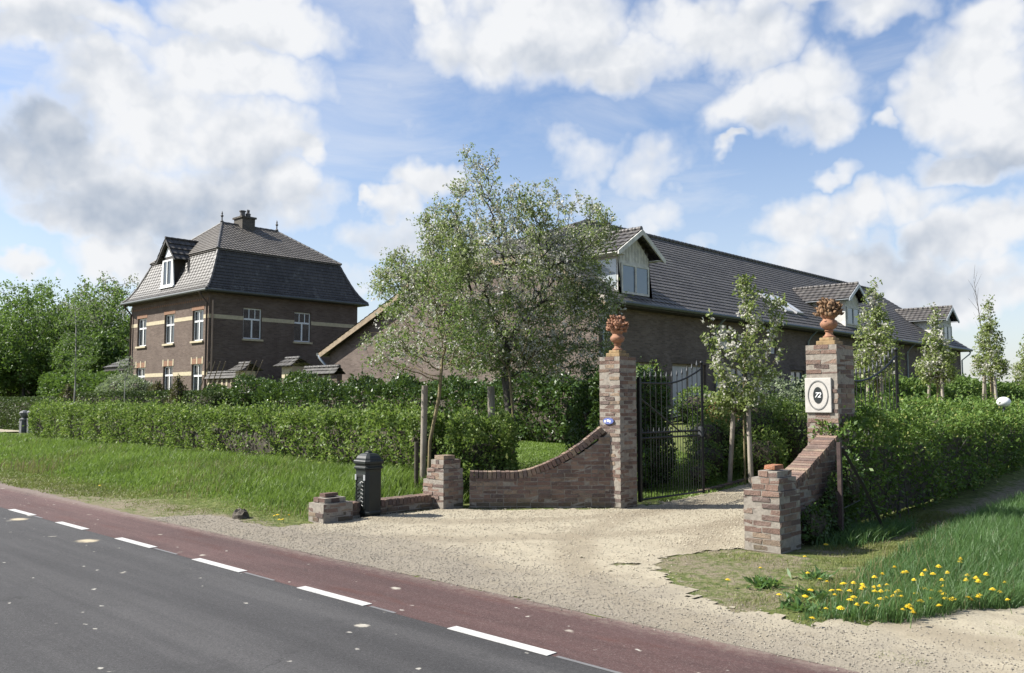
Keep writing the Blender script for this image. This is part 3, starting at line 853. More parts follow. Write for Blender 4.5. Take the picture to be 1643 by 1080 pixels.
LP = gate_pillar(-7.98, -7.60, 10.32, 10.74, 2.25, 'tall brick pillar left of the gateway with a small blue sign on its face')
RP = gate_pillar(-4.77, -4.37, 10.40, 10.92, 2.29, 'tall brick pillar right of the gateway carrying the white number plaque')


def urn(cx, cy, z, hgt_, label, mats, seed):
    random.seed(seed)
    r = thing('urn', label, 'urn', (cx, cy, z), 'terracotta urns of fruit on the gate pillars')
    k = hgt_ / 0.63
    p = MB(); p.box(cx - .12 * k, cx + .12 * k, cy - .12 * k, cy + .12 * k, z, z + .055 * k); p.box(cx - .09 * k, cx + .09 * k, cy - .09 * k, cy + .09 * k, z + .0555 * k, z + .095 * k)
    p.build('plinth', mats[1], r, bevel=.008)
    b_ = MB()
    prof = [(.075, .096), (.078, .11), (.055, .125), (.042, .15), (.046, .17), (.06, .18), (.046, .19), (.058, .205), (.088, .225), (.104, .255), (.106, .275), (.094, .295), (.075, .315), (.07, .33), (.085, .35), (.10, .375), (.06, .38)]
    b_.lathe([(a * k, c * k) for a, c in prof], (cx, cy, z), 24)
    b_.build('bowl', mats[0], r, smooth=True, angle=40)
    f = MB()
    for i in range(60):                                    # piled fruit
        th = random.uniform(0, 6.28); v = random.random(); hh = .375 + .20 * v; rr = .135 * math.sqrt(max(0, 1 - (v * .92) ** 2)) * random.uniform(.55, 1.05)
        f.ball((cx + rr * math.cos(th) * k, cy + rr * math.sin(th) * k, z + hh * k), random.uniform(.022, .036) * k, 8, 6, 0, (1, 1, random.uniform(.85, 1.2)), .05)
    for i in range(60):                                    # pointed leaves standing out of the pile
        th = random.uniform(0, 6.28); v = random.random(); hh = .36 + .21 * v; rr = .14 * math.sqrt(max(0.02, 1 - (v * .92) ** 2))
        o = Vector((math.cos(th), math.sin(th), 0)); s_ = Vector((-math.sin(th), math.cos(th), 0)); up = Vector((0, 0, 1)); q = Vector((cx, cy, z + hh * k)) + o * rr * k
        d = (o * random.uniform(.3, 1) + up * random.uniform(.1, 1.1) + s_ * random.uniform(-.6, .6)).normalized(); w = d.cross(o + up * .3).normalized()
        L = random.uniform(.045, .075) * k; nn = d.cross(w).normalized() * .008
        f.add([q - w * .012 * k, q + d * L * .5 - w * .022 * k + nn, q + d * L, q + d * L * .5 + w * .022 * k + nn, q + w * .012 * k, q + d * L * .5 - nn * 2], [(0, 1, 5, 4), (1, 2, 5), (2, 3, 5), (3, 4, 5), (0, 4, 3, 2, 1)], 0)
    f.build('fruit_pile', mats[2], r, smooth=False)
    return r


urn(-7.79, 10.53, 2.25, .66, 'orange terracotta urn heaped with fruit on the left gate pillar', [M_TERRA, M_OLDT, M_TERRA], 11)
urn(-4.57, 10.66, 2.29, .64, 'terracotta urn with darker brown weathered fruit on the right gate pillar', [M_TERRA, M_OLDT, M_TERRA2], 12)
random.seed(3)

# number plaque
pq = thing('number_plaque', 'square white stone plaque with an oval reading 72', 'number plaque', (-4.61, 10.385, 1.66))
px, pz, py = -4.61, 1.66, 10.415
mb = MB(); mb.box(px - .168, px + .168, py - .042, py - .001, pz - .215, pz + .215)
mb.build('plate', mat_plain('pale_sandstone', (0.50, 0.48, 0.44), 0.85, var=.1, scale=12, bm=.004), pq, bevel=.006)


def oval(mb, c, rx0, rz0, y0, y1, n=40, mi=0):
    pts = [(c[0] + rx0 * math.cos(2 * math.pi * k / n), y0, c[1] + rz0 * math.sin(2 * math.pi * k / n)) for k in range(n)]
    mb.prism(pts, (0, y1 - y0, 0), mi)


ring = MB()
n = 44
for (ra, rb, d) in ((.118, .165, .006),):
    for k in range(n):
        a0, a1 = 2 * math.pi * k / n, 2 * math.pi * (k + 1) / n
        for s0, s1 in ((1.0, 1.13),):
            P_ = lambda a, s, y: (px + ra * s * math.cos(a), y, pz + rb * s * math.sin(a))
            ring.add([P_(a0, 1, py - .0425), P_(a1, 1, py - .0425), P_(a1, 1.13, py - .0425), P_(a0, 1.13, py - .0425), P_(a0, 1.03, py - .0425 - d), P_(a1, 1.03, py - .0425 - d), P_(a1, 1.10, py - .0425 - d), P_(a0, 1.10, py - .0425 - d)],
                     [(0, 1, 5, 4), (4, 5, 6, 7), (7, 6, 2, 3)], 0)
ring.build('moulding', mat_plain('grey_sandstone', (0.20, 0.20, 0.19), 0.85, var=.2, scale=15), pq)
ov = MB(); oval(ov, (px, pz), .060, .102, py - .0465, py - .0425); ov.build('oval', mat_plain('black_enamel', (0.02, 0.025, 0.025), 0.35), pq)
fc = bpy.data.curves.new('digits', 'FONT'); fc.body = '72'; fc.size = .088; fc.extrude = .002; fc.shear = .25; fc.align_x = 'CENTER'; fc.align_y = 'CENTER'; fc.space_character = .86; fc.offset = .0015
fc.materials.append(M_WHITE)
fo_ = bpy.data.objects.new('digits_curve', fc); COL.objects.link(fo_)
fo = bpy.data.objects.new('digits', bpy.data.meshes.new_from_object(fo_.evaluated_get(bpy.context.evaluated_depsgraph_get()))); bpy.data.objects.remove(fo_); COL.objects.link(fo); fo.parent = pq
fo.location = (0, py - .0495 - 10.385, 0); fo.rotation_euler = (math.pi / 2, 0, 0)

# little blue enamel sign on the left pillar
sg = thing('enamel_sign', 'small blue and white enamel sign on the left gate pillar', 'sign', (-7.80, 10.31, 1.29))
mb = MB(); mb.prism([(-7.80 + .095 * math.cos(a), 10.296, 1.29 + .047 * math.sin(a)) for a in [2 * math.pi * k / 24 for k in range(24)]], (0, .012, 0)); mb.box(-7.88, -7.72, 10.2975, 10.307, 1.256, 1.324)
mb.build('plate', mat_plain('blue_enamel', (0.13, 0.17, 0.42), 0.3, var=.2, scale=30), sg)
mb = MB()
for i, w in enumerate((.032, .05, .028)): mb.box(-7.868 + i * .045, -7.868 + i * .045 + w * .8, 10.2925, 10.2955, 1.268 + (i % 2) * .012, 1.304 + (i % 2) * .008)
mb.build('lettering', M_WHITE, sg)

# ---- curved wall on the left
random.seed(21)
topL = lambda s: 0.45 + 0.02 * (1 - s) + (0.70 * max(0, (s - .30) / .70) ** 1.75)
cw = thing('curved_wall', 'low brick wall sweeping up in a curve to the left gate pillar', 'brick wall', (-8.5, 9.5, 0))
mb = MB(); brick_run(mb, (-9.24, 8.83), (-7.78, 10.33), .22, -.02, topL); mb.build('wall_face', [M_BR3, M_MORT], cw)
mb = MB(); rowlock(mb, (-9.24, 8.83), (-7.84, 10.27), .22, topL, .012); mb.build('coping', [M_BR3], cw)

# ---- left pier where the curved wall starts
pr = thing('brick_pier', 'rough stepped brick pier at the low end of the curved wall', 'brick pier', (-9.6, 8.65, 0))
mb = MB(); brick_block(mb, -9.84, -9.39, 8.45, 8.85, -.02, .44); brick_block(mb, -9.76, -9.39, 8.45, 8.84, .441, .60); brick_block(mb, -9.68, -9.40, 8.46, 8.80, .601, .73); mb.box(-9.62, -9.42, 8.48, 8.7, .731, .79)
mb.build('brickwork', [M_BR3, M_MORT], pr)
lw = thing('low_wall', 'knee-low brick wall running from the stub pier behind the post box', 'brick wall', (-9.7, 7.6, 0))
mb = MB(); brick_run(mb, (-9.62, 6.9), (-9.62, 8.45), .2, -.02, lambda s: .16); mb.build('brickwork', [M_BR3, M_MORT], lw)
mb = MB(); rowlock(mb, (-9.62, 6.9), (-9.62, 8.44), .2, lambda s: .155, .008, .085); mb.build('coping', [M_BR3], lw)
sp = thing('stub_pier', 'short brick stub pier with a dark stepped cap beside the post box', 'brick pier', (-9.6, 6.65, 0))
mb = MB(); brick_block(mb, -9.76, -9.42, 6.42, 6.88, -.03, .27); mb.build('brickwork', [M_BR3, M_MORT], sp)
mb = MB(); brick_block(mb, -9.73, -9.47, 6.47, 6.8, .271, .335, .064); rbrick(mb, (-9.68, 6.53, 0), (1, 0, 0), (0, 1, 0), 0, .14, 0, .2, .336, .392); mb.build('cap', [mat_bricks3d('dark_cap_brick', [(.09, .07, .065), (.14, .10, .085), (.07, .055, .05)]), M_MORT], sp)

# ---- right pier and its raking wall
pr = thing('brick_pier', 'big stepped brick pier standing right of the driveway mouth', 'brick pier', (-4.36, 8.64, 0))
mb = MB(); brick_block(mb, -4.58, -4.17, 8.40, 8.88, -.03, .655); brick_block(mb, -4.50, -4.19, 8.43, 8.84, .656, .79); brick_block(mb, -4.44, -4.22, 8.46, 8.80, .791, .86)
mb.build('brickwork', [M_BR3, M_MORT], pr)
mb = MB(); rbrick(mb, (-4.40, 8.52, 0), (1, 0, 0), (0, 1, 0), 0, .13, 0, .2, .861, .92); mb.build('cap', [mat_bricks3d('red_cap_brick', [(.34, .17, .10), (.30, .16, .10)])], pr)
topR = lambda s: .56 + .56 * s ** 1.15
rw = thing('raking_wall', 'short brick wall raking up from the right pier to the plaque pillar', 'brick wall', (-4.4, 9.6, 0))
mb = MB(); brick_run(mb, (-4.34, 8.88), (-4.38, 10.40), .22, -.03, topR); mb.build('wall_face', [M_BR3, M_MORT], rw)
mb = MB(); rowlock(mb, (-4.34, 8.86), (-4.38, 10.38), .22, topR, .015, .09); mb.build('coping', [M_BR3], rw)

# ------------------------------------------------------------------ post box
mbx = thing('post_box', 'dark green cast iron post box standing in front of the low wall', 'post box', (-9.62, 7.28, 0))
M_PB = mat_plain('green_black_enamel', (0.007, 0.012, 0.010), 0.5, var=.35, scale=9, bm=.003)
M_PB2 = mat_plain('worn_enamel', (0.025, 0.032, 0.029), 0.45, var=.35, scale=25)
cx, cy = -9.62, 7.28


def octring(hw, hd, ch):
    return [(cx - hw + ch, cy - hd), (cx + hw - ch, cy - hd), (cx + hw, cy - hd + ch), (cx + hw, cy + hd - ch), (cx + hw - ch, cy + hd), (cx - hw + ch, cy + hd), (cx - hw, cy + hd - ch), (cx - hw, cy - hd + ch)]


def octloft(mb, prof):
    vs = []; 
    for hw, z in prof:
        vs += [(a, b_, z) for a, b_ in octring(hw, hw * .9, hw * .28)]
    fs = [(i * 8 + k, i * 8 + (k + 1) % 8, (i + 1) * 8 + (k + 1) % 8, (i + 1) * 8 + k) for i in range(len(prof) - 1) for k in range(8)]
    fs += [tuple(range(8))[::-1], tuple((len(prof) - 1) * 8 + k for k in range(8))]
    mb.add(vs, fs, 0, .5)


mb = MB(); octloft(mb, [(.145, .0), (.145, .05), (.158, .06), (.158, .085), (.148, .10), (.148, .63), (.152, .66)]); mb.build('body', M_PB, mbx, bevel=.004)
mb = MB(); octloft(mb, [(.152, .6605), (.172, .668), (.172, .69), (.156, .70), (.156, .725), (.178, .738), (.180, .77), (.168, .785)]); mb.build('cornice', M_PB, mbx, bevel=.003)
mb = MB(); octloft(mb, [(.150, .7855), (.146, .81), (.128, .84), (.09, .868), (.045, .880), (.036, .888), (.038, .90), (.018, .908)]); mb.build('lid', M_PB, mbx)
mb = MB()                                                   # cast relief on the front face
yf = cy - .148 * .9 - .001
mb.box(cx - .10, cx + .10, yf - .008, yf + .002, .555, .60)
for s in (-1, 1):
    mb.tube([(cx + s * .095, yf - .004, .13), (cx + s * .095, yf - .004, .52)], .007, 6)
    for i in range(7):
        mb.tube([(cx + s * (.02 + .05 * math.sin(a)), yf - .006, .16 + i * .052 + .025 * math.cos(a)) for a in [k * .55 for k in range(7)]], .006, 5)
mb.ball((cx, yf - .004, .44), .045, 12, 8, 0, (1, .35, 1.2)); mb.ball((cx, yf - .004, .24), .03, 10, 8, 0, (1, .4, 1.5))
mb.build('relief', M_PB2, mbx)
mb = MB()
for s in (-1, 1): mb.box(cx + s * .095 - .016, cx + s * .095 + .016, yf - .014, yf - .003, .515, .59)
mb.build('slot_glint', mat_plain('glint_grey', (.5, .52, .53), .35, metal=.4), mbx)  # pale bars imitate glints of light at both ends of the slot
mb = MB(); mb.box(cx - .075, cx + .075, yf - .0135, yf - .0085, .568, .586); mb.build('letter_slot', mat_plain('slot_black', (.006, .006, .006), .8), mbx)

# ------------------------------------------------------------------ wrought iron gates
def gate_leaf(hx, hy, label, length, lean=0.0, rise=.40):
    """leaf swung fully open: hinge at (hx,hy), running away from the road"""
    r = thing('gate_leaf', label, 'gate', (hx, hy, hz(hx, hy)), 'open wrought iron gate leaves')
    zb = .07
    zg = hz(hx, hy)
    at = lambda s, z: (hx + lean * s, hy + s, zg * 0 + z)
    topc = lambda s: 1.86 + rise * max(0, (s / length - .38) / .62) ** 1.8
    f = MB()
    f.box(hx - .025, hx + .025, hy - .025, hy + .025, zb, 1.95)
    f.tube([at(length, zb), at(length, 1.92 + rise)], .024, 4)
    for z in (zb + .03, 1.02, 1.10): f.tube([at(0, z), at(length, z)], .016, 4)
    f.tube([at(length * k / 16, topc(length * k / 16)) for k in range(17)], .016, 6)
    f.tube([at(0.03, 1.62), at(length * .62, 1.1)], .014, 5)
    f.build('frame', M_IRON, r)
    b_ = MB(); d = MB()
    nb = int(length / .135)
    for i in range(1, nb):
        s = length * i / nb
        b_.tube([at(s, zb + .03), at(s, topc(s) + .10)], .0065, 5)
        q = at(s, topc(s) + .10)
        d.lathe([(.004, -.03), (.017, .0), (.019, .015), (.003, .085)], q, 6)
    for i in range(nb):
        s = length * (i + .5) / nb
        b_.tube([at(s, zb + .03), at(s, 1.12)], .0042, 5)
        d.lathe([(.004, -.02), (.014, .0), (.003, .06)], at(s, 1.12), 6)
    b_.build('grille', M_IRON, r)
    d.build('spear_tips', M_IRON2, r)
    k = MB(); k.ball(at(length, 1.95 + rise), .033, 10, 8); k.build('finial', M_IRON, r, smooth=True)
    lk = MB(); lk.box(hx + lean * length - .03, hx + lean * length + .03, hy + length - .09, hy + length - .03, 1.0, 1.16); lk.build('lock', M_IRON2, r)
    return r


gate_leaf(-7.62, 10.84, 'black wrought iron gate leaf folded back beside the left pillar', 1.72, 0.03, .27)
gate_leaf(-4.74, 11.0, 'black iron gate leaf behind the hedge right of the plaque pillar', 2.2, 0.04)
# ------------------------------------------------------------------ buildings: shared pieces
UX, UY = Vector((1, 0, 0)), Vector((0, 1, 0))
FRONT = (UX, Vector((0, -1, 0)))          # wall facing the road: along +X, outward -Y
SIDE = (UY, Vector((1, 0, 0)))            # long side: along +Y, outward +X


def wall_panel(mb, O, fr, u0, u1, z0, z1, ops, depth=.14, thick=.3):
    """wall face with real openings (reveals included); ops: (ua,ub,za,zb)"""
    O = Vector(O); u, n = fr
    us = sorted({u0, u1, *[o[0] for o in ops], *[o[1] for o in ops]}); zs = sorted({z0, z1, *[o[2] for o in ops], *[o[3] for o in ops]})
    P_ = lambda a, z, d=0: O + u * a + n * d + Vector((0, 0, z))
    for a, b_ in zip(us, us[1:]):
        for c, d in zip(zs, zs[1:]):
            if any(o[0] - 1e-6 <= a and b_ <= o[1] + 1e-6 and o[2] - 1e-6 <= c and d <= o[3] + 1e-6 for o in ops): continue
            mb.add([P_(a, c), P_(b_, c), P_(b_, d), P_(a, d)], [(0, 1, 2, 3)])
    for a, b_, c, d in ops:
        for q in (((a, c), (b_, c)), ((b_, c), (b_, d)), ((b_, d), (a, d)), ((a, d), (a, c))):
            mb.add([P_(*q[0]), P_(*q[1]), P_(*q[1], -depth), P_(*q[0], -depth)], [(0, 1, 2, 3)])


def window(parent, O, fr, ua, ub, za, zb, style='cross', recess=.10, mat=None, glass=None, sill=True, label=None, name='window', fw=.065):
    u, n = fr; mat = mat or M_WHITE; glass = glass or M_GLASS
    f = MB(); d0, d1 = -recess - .05, -recess
    bx = lambda a, b_, c, d, e0=d0, e1=d1: f.obox(O, u, n, a, b_, e0, e1, c, d)
    e = .003
    bx(ua + e, ua + fw, za + e, zb - e); bx(ub - fw, ub - e, za + e, zb - e); bx(ua + fw, ub - fw, za + e, za + fw); bx(ua + fw, ub - fw, zb - fw, zb - e)
    w = (ua + ub) / 2; tr = zb - (zb - za) * .36
    if style in ('cross', 'cross3'):
        bx(ua + fw, ub - fw, tr - .045, tr + .045, d0 - .01, d1 + .02)
        bx(w - .04, w + .04, za + fw, tr - .045, d0 - .005, d1 + .012)
        if style == 'cross': bx(w - .022, w + .022, tr + .045, zb - fw, d0 - .005, d1 + .012)
        else:
            for q in (-.17, .17): bx(w + q - .018, w + q + .018, tr + .045, zb - fw, d0 - .005, d1 + .012)
    elif style == 'split': bx(w - .04, w + .04, za + fw, zb - fw, d0 - .005, d1 + .012)
    o = f.build(name, mat, parent)
    if label: o['label'] = label
    g = MB(); g.obox(O, u, n, ua + fw, ub - fw, d0 + .015, d0 + .025, za + fw, zb - fw)
    g.build('pane', glass, o)
    if sill:
        s = MB(); s.obox(O, u, n, ua - .07, ub + .07, -recess + .001, .09, za - .10, za - .002)
        s.build('sill', M_CREAM, o)
    return o


def tiled_quad(mb, e0, e1, r1, r0, n, t=.035):
    """overlapping tile courses from eave edge e0-e1 up to ridge edge r0-r1"""
    e0, e1, r1, r0 = map(Vector, (e0, e1, r1, r0))
    nrm = (e1 - e0).cross(r0 - e0)
    if nrm.length < 1e-6: nrm = (e1 - e0).cross(r1 - e0)
    nrm.normalize()
    if nrm.z < 0: nrm = -nrm
    for i in range(n):
        a, b_ = i / n, (i + 1) / n
        p0, p1 = e0.lerp(r0, a), e1.lerp(r1, a); q0, q1 = e0.lerp(r0, b_), e1.lerp(r1, b_)
        v = [p0 + nrm * t, p1 + nrm * t, q1 + nrm * .004, q0 + nrm * .004, p0, p1]
        mb.add(v, [(0, 1, 2, 3), (4, 5, 1, 0)], 0, random.random())


def pipe(parent, pts, mat, r=.045, name='downpipe'):
    m = MB(); m.tube(pts, r, 8); return m.build(name, mat, parent, smooth=True, angle=50)


# ------------------------------------------------------------------ the brick house with the mansard roof
HX0, HX1, HY0, HY1, HZ, HE = -49.6, -40.35, 20.6, 29.6, 1.3, 7.05
house = thing('brick_house', 'two storey brown brick house with grey mansard roof and white windows', 'house', (HX1, HY0, HZ))
FO = (0, HY0, 0); SO = (HX1, 0, 0)
fw_up = [(-48.75, -47.6, 4.60, 6.17), (-45.35, -44.2, 4.60, 6.17), (-42.15, -40.98, 4.60, 6.17)]
fw_dn = [(-48.75, -47.6, 2.05, 3.40), (-45.35, -44.2, 2.05, 3.40), (-42.1, -40.98, 1.78, 3.42)]
sw = [(22.45, 23.5, 4.75, 6.35), (25.45, 26.5, 4.75, 6.35)]
mb = MB()
wall_panel(mb, FO, FRONT, HX0, HX1, HZ, HE, fw_up + fw_dn)
wall_panel(mb, SO, SIDE, HY0, HY1, HZ, HE, sw)
mb.add([(HX0, HY0, HZ), (HX0, HY1, HZ), (HX0, HY1, HE), (HX0, HY0, HE)], [(0, 1, 2, 3)])
mb.add([(HX0, HY1, HZ), (HX1, HY1, HZ), (HX1, HY1, HE), (HX0, HY1, HE)], [(0, 1, 2, 3)])
mb.build('wall', M_HB, house)
for a in fw_up: window(house, FO, FRONT, *a, 'cross')
for a in fw_dn[:2]: window(house, FO, FRONT, *a, 'cross')
window(house, FO, FRONT, *fw_dn[2], 'cross', name='french_door', label='tall white garden door of the house near its corner')
for a in sw: window(house, SO, SIDE, *a, 'cross3')
bl = MB()


def belt(O, fr, u0, u1, z0, z1, ops):
    cuts = sorted([(o[0], o[1]) for o in ops if o[2] < z0 and o[3] > z1]); a = u0
    for c, d in cuts:
        bl.obox(O, *fr, a, c - .002, -.05, .012, z0, z1); a = d + .002
    bl.obox(O, *fr, a, u1, -.05, .012, z0, z1)


belt(FO, FRONT, HX0, HX1 + .012, 5.70, 5.90, fw_up); belt(FO, FRONT, HX0, HX1 + .012, 2.85, 3.05, fw_dn); belt(SO, SIDE, HY0 + .001, HY1, 5.70, 5.90, sw)
bl.build('belt_course', M_CREAM, house)
for a in fw_dn:
    lt = MB(); kb = MB()
    L = a[1] - a[0] + .16; n_ = 11
    for i in range(n_):
        u0 = a[0] - .08 + L * i / n_
        tgt = kb if i in (0, 5, 10) else lt
        tgt.obox(FO, *FRONT, u0 + .005, u0 + L / n_ - .005, -.04, .012 if tgt is lt else .02, a[3] + .002, a[3] + (.36 if tgt is kb else .28))
    lo_ = lt.build('lintel', M_ORANGE, house); kb.build('keystones', M_CREAM, lo_)
for a in fw_up:
    lt = MB()
    for i in range(11): lt.obox(FO, *FRONT, a[0] - .08 + .121 * i, a[0] - .08 + .121 * i + .11, -.04, .012, a[3] + .002, a[3] + .20)
    lt.build('lintel', M_ORANGE, house)
for a in sw:
    lt = MB()
    for i in range(10): lt.obox(SO, *SIDE, a[0] - .05 + .116 * i, a[0] - .05 + .116 * i + .105, -.04, .010, a[3] + .002, a[3] + .16)
    lt.build('lintel', M_HB, house)
lt = MB()
for (O_, fr_, a, b_) in ((FO, FRONT, HX0 + .1, HX1),):
    q = a
    while q < b_ - .1:
        lt.obox(O_, *fr_, q, q + .1, -.03, .02, 6.62, 6.72); q += .24
lt.build('brick_frieze', M_ORANGE, house)


def rect(i, z): return [(HX0 + i, HY0 + i, z), (HX1 - i, HY0 + i, z), (HX1 - i, HY1 - i, z), (HX0 + i, HY1 - i, z)]


so = MB(); so.box(HX0 - .35, HX1 + .35, HY0 - .35, HY1 + .35, 6.98, 7.07); so.build('soffit', M_DARKWOOD, house)
prof = [(-.42, 7.09), (-.18, 7.32), (.02, 7.62), (.20, 7.95), (.36, 8.30), (.52, 8.68), (.67, 9.04), (.80, 9.38)]
lo = MB()
for (i0, z0), (i1, z1) in zip(prof, prof[1:]):
    A, B = rect(i0, z0), rect(i1, z1)
    for k in range(4): tiled_quad(lo, A[k], A[(k + 1) % 4], B[(k + 1) % 4], B[k], 2, .03)
roof = lo.build('roof', M_HT, house); roof['label'] = 'steep lower mansard slope of dark wavy tiles'
up = MB()
A = rect(.68, 9.40); B = [(-45.0, 23.57, 11.6), (-45.0, 23.57, 11.6), (-45.0, 27.07, 11.6), (-45.0, 27.07, 11.6)]
for k in range(4):
    a0, a1, b0, b1 = A[k], A[(k + 1) % 4], B[k], B[(k + 1) % 4]
    tiled_quad(up, a0, a1, b1, b0, 15, .03)
up.box(HX0 + .70, HX1 - .70, HY0 + .70, HY1 - .70, 9.33, 9.385)
upr = up.build('upper_roof', M_HT2, house); upr['label'] = 'upper hipped slope of small grey brown tiles'
hp = MB()
M_RIDGE = mat_plain('ridge_tile', (0.10, 0.095, 0.09), 0.6, var=.3)


def ridge_line(mb, a, b_, r=.085, st=.34):
    a = Vector(a); b_ = Vector(b_); L = (b_ - a).length; d = (b_ - a) / L; i = 0
    while i * st < L:
        p = a + d * i * st; q = a + d * min(L, i * st + st * 1.08); mb.tube([p, q], [r * 1.12, r * .9], 8); i += 1


for k in range(4):
    ridge_line(hp, A[k], B[k], .065)
    for (i0, z0), (i1, z1) in zip(prof, prof[1:]): ridge_line(hp, rect(i0, z0 + .03)[k], rect(i1, z1 + .03)[k], .075)
ridge_line(hp, B[0], B[2], .09)
hp.build('ridge', M_RIDGE, house)
for y in (23.57, 27.07):
    f = MB(); f.lathe([(.09, 0), (.10, .08), (.04, .14), (.035, .3), (.075, .36), (.085, .40), (.03, .46), (.05, .52), (.01, .66)], (-45, y, 11.62), 10); f.build('finial', M_RIDGE, house)
c = MB(); c.box(-45.45, -44.5, 24.55, 25.35, 11.2, 12.0); c.box(-45.52, -44.43, 24.48, 25.42, 12.001, 12.1)
ch = c.build('chimney', mat_brickwall('chimney_brick', (.11, .10, .085), (.16, .145, .12), (.14, .13, .12)), house)
c = MB(); c.lathe([(.15, 0), (.14, .3), (.19, .32), (.19, .38), (.10, .40)], (-44.95, 24.8, 12.101), 12); c.build('chimney_pot', M_RIDGE, ch)
c = MB(); c.lathe([(.15, 0), (.14, .22), (.17, .24), (.12, .27)], (-44.95, 25.15, 12.101), 12); c.tube([(-44.95, 25.15, 12.37), (-44.95, 25.15, 12.5), (-44.9, 25.15, 12.56)], .09, 8); c.build('cowl', M_RIDGE, ch)
g = MB()
for a, b_ in (((HX0 - .42, HY0 - .46, 7.06), (HX1 + .50, HY0 - .46, 7.06)), ((HX1 + .46, HY0 - .42, 7.06), (HX1 + .46, HY1 + .42, 7.06))):
    g.tube([a, b_], .075, 8)
g.build('gutter', M_GUT, house)
M_PIPE = mat_plain('brown_pipe', (.07, .045, .035), .5)
for x in (HX0 + .15, HX1 - .12):
    pipe(house, [(x, HY0 - .5, 7.0), (x, HY0 - .45, 6.85), (x, HY0 - .09, 6.45), (x, HY0 - .09, 1.7)], M_PIPE, .055)
pipe(house, [(HX1 + .07, HY0 + .12, 6.6), (HX1 + .07, HY0 + .12, 1.7)], mat_plain('buff_pipe', (.34, .24, .17), .6), .05)
# front dormer
dc, dz0 = -45.15, 7.72
dr = MB(); yf = HY0 + .02
ridge_y = HY0 + 2.4
for s in (-1, 1):
    tiled_quad(dr, (dc + s * 1.15, yf - .22, 9.06), (dc + s * 1.15, HY0 + 1.2, 9.06), (dc, ridge_y, 10.32), (dc, yf - .22, 10.32), 4, .05)
    dr.prism([(dc, yf - .20, 10.30), (dc, yf - .20, 10.12), (dc + s * 1.0, yf - .20, 9.04), (dc + s * 1.15, yf - .20, 9.04)], (0, .1, 0))
ridge_line(dr, (dc, yf - .22, 10.34), (dc, ridge_y - .2, 10.34), .07)
dr.build('dormer_roof', M_HT, house)
dw = MB()
dw.prism([(dc - .62, yf, dz0 + .05), (dc + .62, yf, dz0 + .05), (dc + .62, yf, 9.15), (dc + .42, yf, 9.3), (dc - .42, yf, 9.3), (dc - .62, yf, 9.15)], (0, .05, 0))
for s in (-1, 1): dw.prism([(dc + s * .60, yf + .055, 7.75), (dc + s * .60, yf + .055, 9.15), (dc + s * .60, yf + 1.3, 9.3)], (-s * .05, 0, 0))
dw.build('dormer_cheek', M_DARKWOOD, house)
dg = MB(); dg.prism([(dc - .42, yf - .02, 9.32), (dc + .42, yf - .02, 9.32), (dc, yf - .02, 9.92)], (0, .04, 0)); dg.prism([(dc - .78, yf - .05, dz0 - .02), (dc - .60, yf - .05, dz0 - .02), (dc - .54, yf - .05, 9.15), (dc - .60, yf - .05, 9.15)], (0, .06, 0)); dg.prism([(dc + .78, yf - .05, dz0 - .02), (dc + .60, yf - .05, dz0 - .02), (dc + .54, yf - .05, 9.15), (dc + .60, yf - .05, 9.15)], (0, .06, 0))
dg.box(dc - .82, dc + .82, yf - .12, yf + .02, dz0 - .10, dz0 - .021)
dg.build('dormer_surround', M_WHITE, house)
window(house, (0, yf - .06, 0), FRONT, dc - .54, dc + .54, dz0, 9.15, 'split', recess=0.0, sill=False, name='dormer_window', fw=.09)

# ------------------------------------------------------------------ the annexe left of the house
an = thing('garden_shed', 'small brick outbuilding with a tiled lean-to roof at the left end of the house', 'outbuilding', (-55, 25, 1.6))
mb = MB(); mb.box(-52.75, -51.75, 21.6, 22.0, 1.2, 3.35); mb.build('wall', M_HB, an)
mb = MB(); mb.box(-52.9, -49.7, 24.0, 24.2, 1.2, 3.5); mb.box(-53.0, -52.8, 22.2, 24.1, 1.2, 3.4); mb.build('rear_wall', M_DARKWOOD, an)
mb = MB(); tiled_quad(mb, (-54.3, 20.9, 3.55), (-49.65, 20.9, 3.55), (-49.65, 23.2, 4.95), (-51.6, 23.2, 4.95), 7, .05); tiled_quad(mb, (-54.3, 25.2, 3.55), (-54.3, 20.9, 3.55), (-51.6, 23.2, 4.95), (-51.6, 23.2, 4.95), 7, .05)
mb.build('roof', M_HT, an)
mb = MB(); mb.box(-54.2, -49.66, 20.98, 21.1, 3.35, 3.53); mb.box(-54.2, -54.05, 21.1, 25, 3.35, 3.53); mb.build('fascia', M_DARKWOOD, an)

